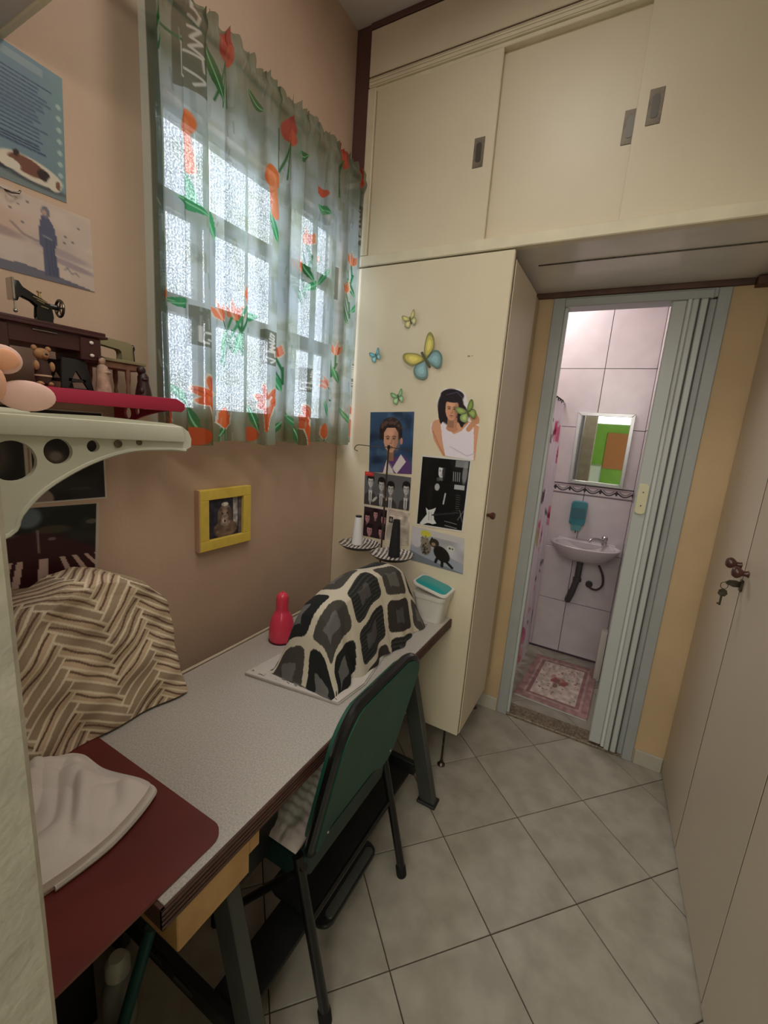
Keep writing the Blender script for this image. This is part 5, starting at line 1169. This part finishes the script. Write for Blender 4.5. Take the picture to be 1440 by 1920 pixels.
butterfly(-.970, 1.793, .026, -24, (110, 170, 186), (140, 190, 196), 'small blue paper butterfly beside the curtain')
butterfly(-.741, 1.778, .074, -36, (206, 190, 100), (136, 170, 172), 'large yellow and blue paper butterfly on the cabinet side', cup=.25)
butterfly(-.850, 1.628, .029, -20, (140, 180, 130), (164, 196, 150), 'small green paper butterfly above the blue portrait')
butterfly(-.545, 1.582, .038, -28, (132, 152, 78), (150, 168, 96), 'olive green paper butterfly stuck over the tank top cut-out', off=.002)
MB().ell((-.565, YC - .0006, 1.789), (.006, .0006, .0035), 8).ell((-.552, YC - .0006, 1.790), (.003, .0006, .002), 8).build('glue_mark', mat('glue_mark', (160, 150, 104), .8), thing=('tiny leftover glue mark high on the cabinet side', 'mark'))

# ------------------------------------------------------------------ bathroom things
m = thing('wall_mirror', 'silver framed rectangular mirror over the washbasin', 'mirror', (-.13, BY1, 1.22))
q = [(-.298, 1.690), (.034, 1.692), (.034, 1.222), (-.290, 1.226)]
yb = BY1 - .002
def railp(a, b_, w_):
    a = Vector((a[0], 0, a[1])); b_ = Vector((b_[0], 0, b_[1])); d = (b_ - a).normalized(); n = Vector((d.z, 0, -d.x)) * w_
    P_ = [a, b_, b_ + n - d * w_, a + n + d * w_]
    return [(p.x, yb, p.z) for p in P_] + [(p.x, yb - .014, p.z) for p in P_]
for a, b_ in zip(q, q[1:] + q[:1]):
    MB().hexa(railp(a, b_, .022), .002).build('frame_rail', SILVER, m)
MB().hexa([(-.282, yb - .001, 1.24), (.018, yb - .001, 1.24), (.018, yb - .0, 1.24), (-.282, yb, 1.24), (-.282, yb - .006, 1.674), (.018, yb - .006, 1.674), (.018, yb, 1.674), (-.282, yb, 1.674)]).build('mirror_glass', MIRROR, m, smooth=0)

m = thing('soap_dispenser', 'teal wall mounted soap dispenser above the washbasin', 'dispenser', (-.19, BY1, .92))
MB().prism(rrect(-.243, -.148, .955, 1.112, .015), 'y', BY1 - .07, BY1 - .001, .012, 3).build('dispenser_body', DISP, m)
MB().box(-.225, -.166, BY1 - .062, BY1 - .01, .915, .958, .006, 2).build('push_bar', mat('teal_light', (96, 160, 164), .3), m)
MB().prism(rrect(-.236, -.155, 1.0, 1.07, .01), 'y', BY1 - .073, BY1 - .069, .002).build('window_strip', mat('smoked_window', (74, 112, 122), .15), m)
MB().tube([(-.196, BY1 - .04, .915), (-.196, BY1 - .04, .895)], .003, 8).build('nozzle', BLK, m)

m = thing('washbasin', 'small grey ceramic washbasin on the bathroom wall', 'washbasin', (-.12, 2.97, .70))
def basin():
    b = MB(); rings = []; n = 40; cx, cy = -.122, 2.985
    spec = [(.05, .05, .742), (.10, .07, .748), (.150, .105, .768), (.185, .132, .808), (.205, .150, .838), (.208, .153, .848), (.200, .146, .852), (.178, .122, .848), (.165, .108, .825), (.130, .085, .790), (.06, .04, .776), (.001, .001, .775)]
    for rx, ry, z in spec:
        ring = []
        for k in range(n):
            a = 2 * pi * k / n; y = cy + ry * sin(a); y = min(y, BY1 - .001); x = cx + rx * cos(a) * (1 + (.12 if sin(a) > 0 and z > .79 and rx > .19 else 0) * sin(a))
            ring.append((x, y, z))
        rings.append(ring)
    return loft(b, rings)
basin().build('bowl', CERAM, m)
MB().box(-.30, .06, 3.075, BY1 - .001, .80, .853, .012, 3).build('back_ledge', CERAM, m)
tp_ = MB().tube([(-.015, 3.07, .853), (-.015, 3.07, .875)], .016, 16).tube(spline([(-.015, 3.07, .868), (-.05, 3.03, .890), (-.085, 2.99, .892), (-.10, 2.975, .876)], 5), .009, 12).build('tap', CHROME, m)
MB().lathe([(.014, 0), (.018, .008), (.018, .028), (.013, .034), (0, .035)], (-.015, 3.07, .875), n=18).build('tap_knob', CHROME, tp_)
MB().tube(spline([(-.13, 2.985, .745), (-.132, 2.985, .62), (-.135, 2.985, .60), (-.15, 2.985, .52), (-.165, 3.0, .46), (-.17, 3.03, .445), (-.165, 3.08, .46), (-.16, 3.129, .48)], 5), .020, 14).build('drain_pipe', PIPE, m)
MB().lathe([(.026, 0), (.026, .02), (.022, .025)], (-.132, 2.985, .60), n=16).build('drain_nut', PIPE, m)
MB().tube(spline([(-.02, 3.03, .72), (.01, 3.04, .66), (.02, 3.05, .59), (-.01, 3.06, .545), (-.05, 3.08, .545), (-.06, 3.128, .555)], 6), .007, 10).build('supply_hose', PIPE, m)
MB().lathe([(.022, 0), (.022, .02), (.014, .03)], (-.06, 3.129, .555), (0, -1, 0), 16).build('hose_flange', PIPE, m)

# shower curtain
def shower():
    n, mm = 90, 160
    c = Canvas(n, mm, (236, 228, 236))
    for k in range(46):
        x, y = random.random(), random.random(); s = random.uniform(.03, .07)
        kind = random.random()
        if kind < .5:
            for a in range(5): c.ell(x + s * .6 * cos(a * 1.256), y + s * .38 * sin(a * 1.256), s * .5, s * .32, random.choice([(222, 120, 150), (206, 92, 122), (232, 168, 186)]), 0, .9)
            c.ell(x, y, s * .3, s * .2, (150, 50, 80))
        elif kind < .8: c.ell(x, y, s * .9, s * .3, random.choice([(120, 104, 110), (96, 84, 96), (200, 200, 150)]), random.uniform(0, 180), .9)
        else: c.line([(x, y), (x + random.uniform(-.1, .1), y + .06)], .02, (120, 110, 116))
    c.put((c.Y - .75) / .3, (206, 196, 196), .4)
    u = np.linspace(0, 1, n)[None]; v = np.linspace(0, 1, mm)[:, None]
    y = 2.40 + .59 * u + 0 * v; x = -.392 + .020 * v + .020 * np.sin(2 * pi * u * 6.2) + .006 * np.sin(2 * pi * u * 11 + 3 * v); z = 1.72 - 1.63 * v + .012 * np.abs(np.sin(2 * pi * u * 6)) * (v < .02)
    return np.stack([x, y, z], -1), c.a
P, col = shower()
gridmesh('shower_curtain', P, col, SHOWER, thing=('white shower curtain with pink and grey flowers beside the washbasin', 'shower curtain'))
m = thing('shower_rail', 'thin chrome shower rail carrying the flowered curtain', 'rail', (-.392, 2.7, 1.74))
MB().tube([(-.392, 2.32, 1.742), (-.392, 3.13, 1.742)], .008, 10).build('rail', CHROME, m)
for k in range(8):
    y = 2.42 + k * .08
    MB().tube([(-.392 + .014 * cos(a), y, 1.736 + .016 * sin(a)) for a in [2 * pi * i / 12 for i in range(13)]], .003, 6, caps=False).build('ring', BLK, m)

# bath mat
c = Canvas(120, 150, (168, 132, 130)); c.rect(.10, .07, .90, .93, (184, 156, 150)); c.rect(.13, .10, .87, .90, (156, 116, 116)); c.rect(.18, .13, .82, .87, (206, 190, 178)); c.noise(.12, 20)
for k in range(70):
    x, y = random.uniform(.2, .8), random.uniform(.15, .85); c.ell(x, y, .012, .010, random.choice([(150, 84, 88), (120, 110, 96), (176, 120, 116)]), 0, .9)
for k in range(16):
    a = random.uniform(0, 2 * pi); r0 = random.uniform(0, .13); c.ell(.5 + r0 * cos(a), .48 + r0 * sin(a), .045, .035, random.choice([(156, 92, 92), (178, 120, 112), (130, 100, 92), (190, 140, 130)]), random.uniform(0, 180), .9, .4)
picture('bath_mat', c, (-.300, 2.985, .0150), (.082, 3.000, .0150), (.060, 2.400, .0150), (-.338, 2.420, .0150), ('pink bordered bath mat with a flower bouquet on the bathroom floor', 'mat'), m=FABRIC, thick=.013)
MB().box(0.06, 0.098, 2.88, 2.95, 0.0, .34, .008, 2).build('waste_bin', WHITEP, thing=('slim white bin half hidden by the folding door', 'bin'))

# things in the next room, seen in the mirror
m = thing('low_cabinet', 'white low cabinet in the adjoining room seen in the mirror', 'cabinet', (-.55, -2.2, 0))
MB().box(-.95, -.30, -2.5, -2.0, 0, .98, .01).build('cabinet_body', WHITEA, m)
MB().box(-.93, -.63, -1.995, -1.985, .08, .92, .004).build('door', WHITEA, m); MB().box(-.61, -.32, -1.995, -1.985, .08, .92, .004).build('door', WHITEA, m)
m = thing('steam_iron', 'blue and white iron standing on the low cabinet of the adjoining room', 'iron', (-.58, -2.2, .98))
MB().prism([(-.66, .981), (-.50, .981), (-.52, 1.06), (-.58, 1.20), (-.64, 1.06)], 'y', -2.26, -2.16, .01, 2).build('iron_body', WHITEA, m)
MB().prism([(-.64, .99), (-.53, .99), (-.55, 1.05), (-.63, 1.05)], 'y', -2.159, -2.14, .005).build('water_tank', mat('blue_tank', (60, 110, 190), .2), m)
cb_ = thing('door_curtain', 'orange striped cloth hanging on the far wall of the adjoining room', 'curtain', (-.2, -2.68, .9))
MB().box(-.30, .12, -2.69, -2.675, .9, 1.55, .002).build('cloth_panel', ORANGEC, cb_)
